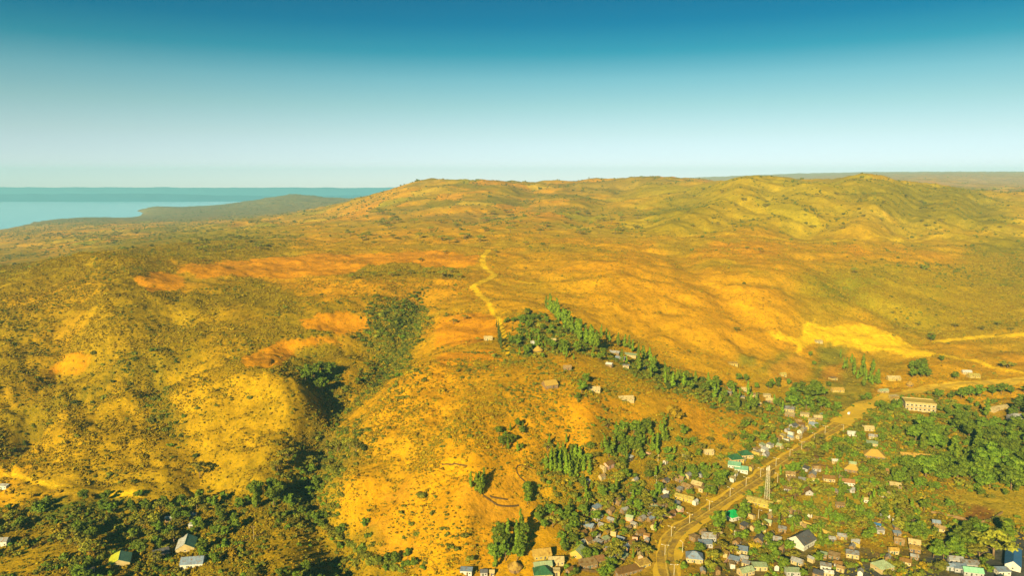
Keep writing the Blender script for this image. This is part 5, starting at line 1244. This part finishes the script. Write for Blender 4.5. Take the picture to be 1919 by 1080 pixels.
for (kd, zn), L in zones.items():
    L.sort(key=lambda q: photo_xy(q[0].location)[0])
    if len(L) == 1: L[0][0]['label'] = f"only {WHAT[kd]} {zn}"
    elif len(L) <= 16:
        for n_, (o, i) in enumerate(L):
            pos = 'leftmost' if n_ == 0 else 'rightmost' if n_ == len(L) - 1 else f"{NTH[n_]} from left"
            o['label'] = f"{WS[kd]}, {pos} {zn}"
    else: rest += L
for o, i in todo:
    if i.get('zone') == 'beyond': o['label'] = f"{WHAT[i['kind']]} standing just below the lower edge, shading the ground"
rest += [(o, i) for o, i in todo if not o.get('label') and not any(o is r[0] for r in rest)]
near_ = {}
for o, i in rest:
    q = photo_xy(o.location)
    d, ph, m = min((math.hypot(q[0] - c[0], (q[1] - c[1]) * 1.4), ph, c) for c, ph in MARKS)
    w_ = what(o, i)
    near_.setdefault((w_, rel(q[0] - m[0], q[1] - m[1]), ph), []).append((d, o, i))
for (w_, r_, ph), L in near_.items():
    L.sort(key=lambda q: q[0])
    for n_, (d, o, i) in enumerate(L):
        farp = d > 170
        if 'kind' in i and n_ >= 20:
            o['label'] = f"{w_} {i['zone']}" if i['zone'] not in ('single', 'slope', 'hill', 'beyond') else f"{w_} far off on the dry slopes"
        elif len(L) == 1: o['label'] = f"{w_} {'well ' if farp else ''}{r_} {ph}"
        else: o['label'] = f"{w_}, {'nearest' if n_ == 0 else NTH[n_] + ' nearest'} {r_} {ph}"
for o, i in THINGS:
    if 'group' not in o:
        kd = i.get('kind') or o['category']
        if kd in GROUPN: o['group'] = GROUPN[kd]

for o, i in THINGS:
    if len(o['label'].replace('-', ' ').split()) > 16: o['label'] = o['label'].replace('round leafy green tree', 'leafy tree').replace('slender upright green tree', 'slender tree').replace('flat-crowned olive tree', 'olive tree').replace('low green bush', 'bush')
    if len(o['label'].replace('-', ' ').split()) > 16: o['label'] = o['label'].replace(' well ', ' ').replace('behind and', 'behind').replace(' tin ', ' ')
    if len(o['label'].replace('-', ' ').split()) > 16: o['label'] = o['label'].replace('small ', '').replace(' lean-to roof', ' lean-to')
# ------------------------------------------------------------------ low scrub and dry tussocks: nobody could count them
def scatter(name, protos, pts, scl, seed, mat=None):
    n = len(pts); r = np.random.default_rng(seed)
    me = bpy.data.meshes.new(name); me.vertices.add(n); me.vertices.foreach_set('co', np.asarray(pts, np.float32).ravel())
    a = me.attributes.new('rot', 'FLOAT_VECTOR', 'POINT'); rot = np.zeros((n, 3), np.float32); rot[:, 2] = r.uniform(0, 6.28, n); a.data.foreach_set('vector', rot.ravel())
    a = me.attributes.new('scl', 'FLOAT', 'POINT'); a.data.foreach_set('value', np.asarray(scl, np.float32))
    me.update()
    o = bpy.data.objects.new(name, me); COL.objects.link(o); o['kind'] = 'stuff'
    c = bpy.data.collections.new(name + '_kinds')
    for i, pm in enumerate(protos): c.objects.link(bpy.data.objects.new(name + '_sprig', pm))
    g = bpy.data.node_groups.new(name, 'GeometryNodeTree')
    g.interface.new_socket('Geometry', in_out='INPUT', socket_type='NodeSocketGeometry'); g.interface.new_socket('Geometry', in_out='OUTPUT', socket_type='NodeSocketGeometry')
    gi = g.nodes.new('NodeGroupInput'); go = g.nodes.new('NodeGroupOutput')
    ip = g.nodes.new('GeometryNodeInstanceOnPoints'); ci = g.nodes.new('GeometryNodeCollectionInfo'); ci.inputs['Collection'].default_value = c; ci.inputs['Separate Children'].default_value = True; ci.inputs['Reset Children'].default_value = True
    mp = g.nodes.new('GeometryNodeMeshToPoints')
    nr = g.nodes.new('GeometryNodeInputNamedAttribute'); nr.data_type = 'FLOAT_VECTOR'; nr.inputs['Name'].default_value = 'rot'
    ns = g.nodes.new('GeometryNodeInputNamedAttribute'); ns.data_type = 'FLOAT'; ns.inputs['Name'].default_value = 'scl'
    L = g.links.new
    L(gi.outputs[0], mp.inputs[0]); L(mp.outputs[0], ip.inputs['Points']); L(ci.outputs[0], ip.inputs['Instance']); ip.inputs['Pick Instance'].default_value = True
    L(nr.outputs[0], ip.inputs['Rotation']); L(ns.outputs[0], ip.inputs['Scale']); L(ip.outputs[0], go.inputs[0])
    md = o.modifiers.new('scatter', 'NODES'); md.node_group = g
    return o
def sample(weight, count, ymin, ymax, seed):
    """points on the land with density ~ weight per square metre"""
    r = np.random.default_rng(seed)
    w = (weight * GY * GY * ((GY > ymin) & (GY < ymax)) * (np.abs(GU) < .85)).ravel(); w /= w.sum()
    c = np.cumsum(w); idx = np.searchsorted(c, r.uniform(0, 1, count)); idx = np.minimum(idx, len(c) - 1)
    iv, iu = np.unravel_index(idx, GY.shape)
    v = gv[iv] + r.uniform(-.5, .5, count) * (gv[1] - gv[0]); u = gu[iu] + r.uniform(-.5, .5, count) * (gu[1] - gu[0])
    y = np.exp(v); x = u * y
    return np.stack([x * S, y * S, _bil(ZT, u, v) * S - .1], 1)
SP = [low(600 + i, 1.0, M_SCRUB, 3, .6, 11) for i in range(6)]
BP = [low(620 + i, 1.0, M_BUSH, 4, .5, 15) for i in range(5)]
roadmask = sstep(5, 9, np.min(np.stack([np.hypot(GX - p[0] / S, GY - p[1] / S) for p in ROADPTS[::5]]), 0))
_r = np.random.default_rng(5)
pts = sample(np.clip(SCRUB, 0, 1.3) * roadmask * sstep(.28, .52, fbm(GX / 5, GY / 5, 151, 3)) * (.35 + sstep(.38, .6, fbm(GX / 28, GY / 28, 153, 3))), 340000, 130, 860, 1)
scatter('scrub', SP, pts, _r.lognormal(-.25, .36, len(pts)), 2)
pts = sample(np.clip(SCRUB, 0, 1.3) ** 2 * roadmask * sstep(.45, .62, fbm(GX / 18, GY / 18, 155, 3)), 12000, 130, 900, 3)
scatter('undergrowth', BP, pts, _r.lognormal(.25, .35, len(pts)), 4)
pts = sample((.25 + SCRUB) * sstep(.5, .66, fbm(GX / 70, GY / 40, 161, 4)) * (ZB > -50) + W_HEDGE * 1.3, 24000, 700, 2600, 6)
scatter('hill_scrub', BP, pts, _r.lognormal(.75, .4, len(pts)), 7)
pts = sample(((ZB > -50) * sstep(.45, .62, fbm(GX / 160, GY / 70, 165, 4)) * (1 - .8 * sstep(2300, 3000, GY) * sstep(-.05, .1, GU))).astype(float), 9000, 1500, 4800, 8)
scatter('distant_scrub', BP, pts, _r.lognormal(1.25, .4, len(pts)), 9)

# yards, gardens and rough growth between the houses and along the gullies
GP = [low(640 + i, 1.0, (M_ACA, M_BUSH, M_LEAF, M_ACA, M_EUC, M_SCRUB)[i % 6], 5, .42, 22) for i in range(6)]
KX = np.array([(a, b_, c) for a, b_, c in KEEP])
def off_houses(pts):
    d = np.hypot(pts[:, 0, None] - KX[None, :, 0], pts[:, 1, None] - KX[None, :, 1]) - KX[None, :, 2]
    return pts[(d.min(1) > .6)]
yard = np.maximum.reduce([W_TOWN, W_FLAT * .8, W_BACK * .45, W_GROVE * .6])
open_ = np.maximum.reduce([zone_weight(p, .01, .02) for p in ([(1500, 935), (1640, 920), (1660, 945), (1640, 955), (1520, 960)], [(1760, 925), (1960, 900), (2100, 1000), (1919, 990), (1850, 950)], [(1800, 950), (1880, 950), (1860, 990), (1790, 980)], [(500, 1010), (590, 990), (630, 1030), (540, 1080), (480, 1090)], [(1340, 940), (1385, 940), (1380, 985), (1335, 975)])])
yard = yard * (1 - .92 * open_) * roadmask
pts = off_houses(sample(yard * sstep(.40, .60, fbm(GX / 11, GY / 11, 171, 3)), 15000, 130, 560, 12))
scatter('garden_growth', GP, pts, _r.lognormal(.34, .42, len(pts)), 13)
pts = off_houses(sample(yard, 16000, 130, 560, 14))
scatter('weeds', SP + BP, pts, _r.lognormal(-.35, .35, len(pts)), 15)

ravine = zone_weight([(700, 560), (795, 550), (792, 620), (765, 680), (715, 705), (680, 660), (690, 600)], .012)
gul = np.maximum.reduce([zone_weight(p, .012) for p in ([(560, 890), (600, 830), (660, 790), (690, 840), (640, 900), (590, 920)], [(1140, 668), (1200, 675), (1300, 708), (1400, 738), (1500, 765), (1490, 800), (1400, 778), (1300, 748), (1200, 712)], [(570, 690), (640, 690), (640, 740), (590, 740)])])
grove = zone_weight([(940, 640), (975, 605), (1020, 590), (1060, 605), (1120, 650), (1000, 672), (950, 668)], .012) * sstep(.4, .55, fbm(GX / 9, GY / 9, 191, 2))
pts = sample(np.maximum.reduce([ravine * 1.4, gul, grove * .8, W_HOL * .75]), 4600, 200, 700, 21)
scatter('thicket', [BUSH[0], BUSH[1], BUSH[2], low(660, 2.0, M_LEAF, 7, .6, 34), low(661, 2.0, M_CYP, 7, .6, 34)], off_houses(pts), _r.lognormal(-.2, .36, 99999)[:len(off_houses(pts))], 22)
wood = zone_weight([(1640, 805), (1690, 818), (1770, 818), (1800, 788), (1850, 770), (1960, 742), (1960, 935), (1850, 928), (1770, 915), (1700, 908), (1680, 860), (1650, 815)], .01)
pts = off_houses(sample(np.maximum(yard * 1.1 * sstep(.40, .56, fbm(GX / 24, GY / 24, 181, 3)), wood * .5), 1200, 130, 560, 23))
scatter('tree_cover', [k_[1] for k_ in KIND['broadleaf_tree'][:4]] + [k_[1] for k_ in KIND['acacia_tree'][:2]], pts - np.array([0, 0, .8]), _r.uniform(.5, .95, len(pts)), 24)
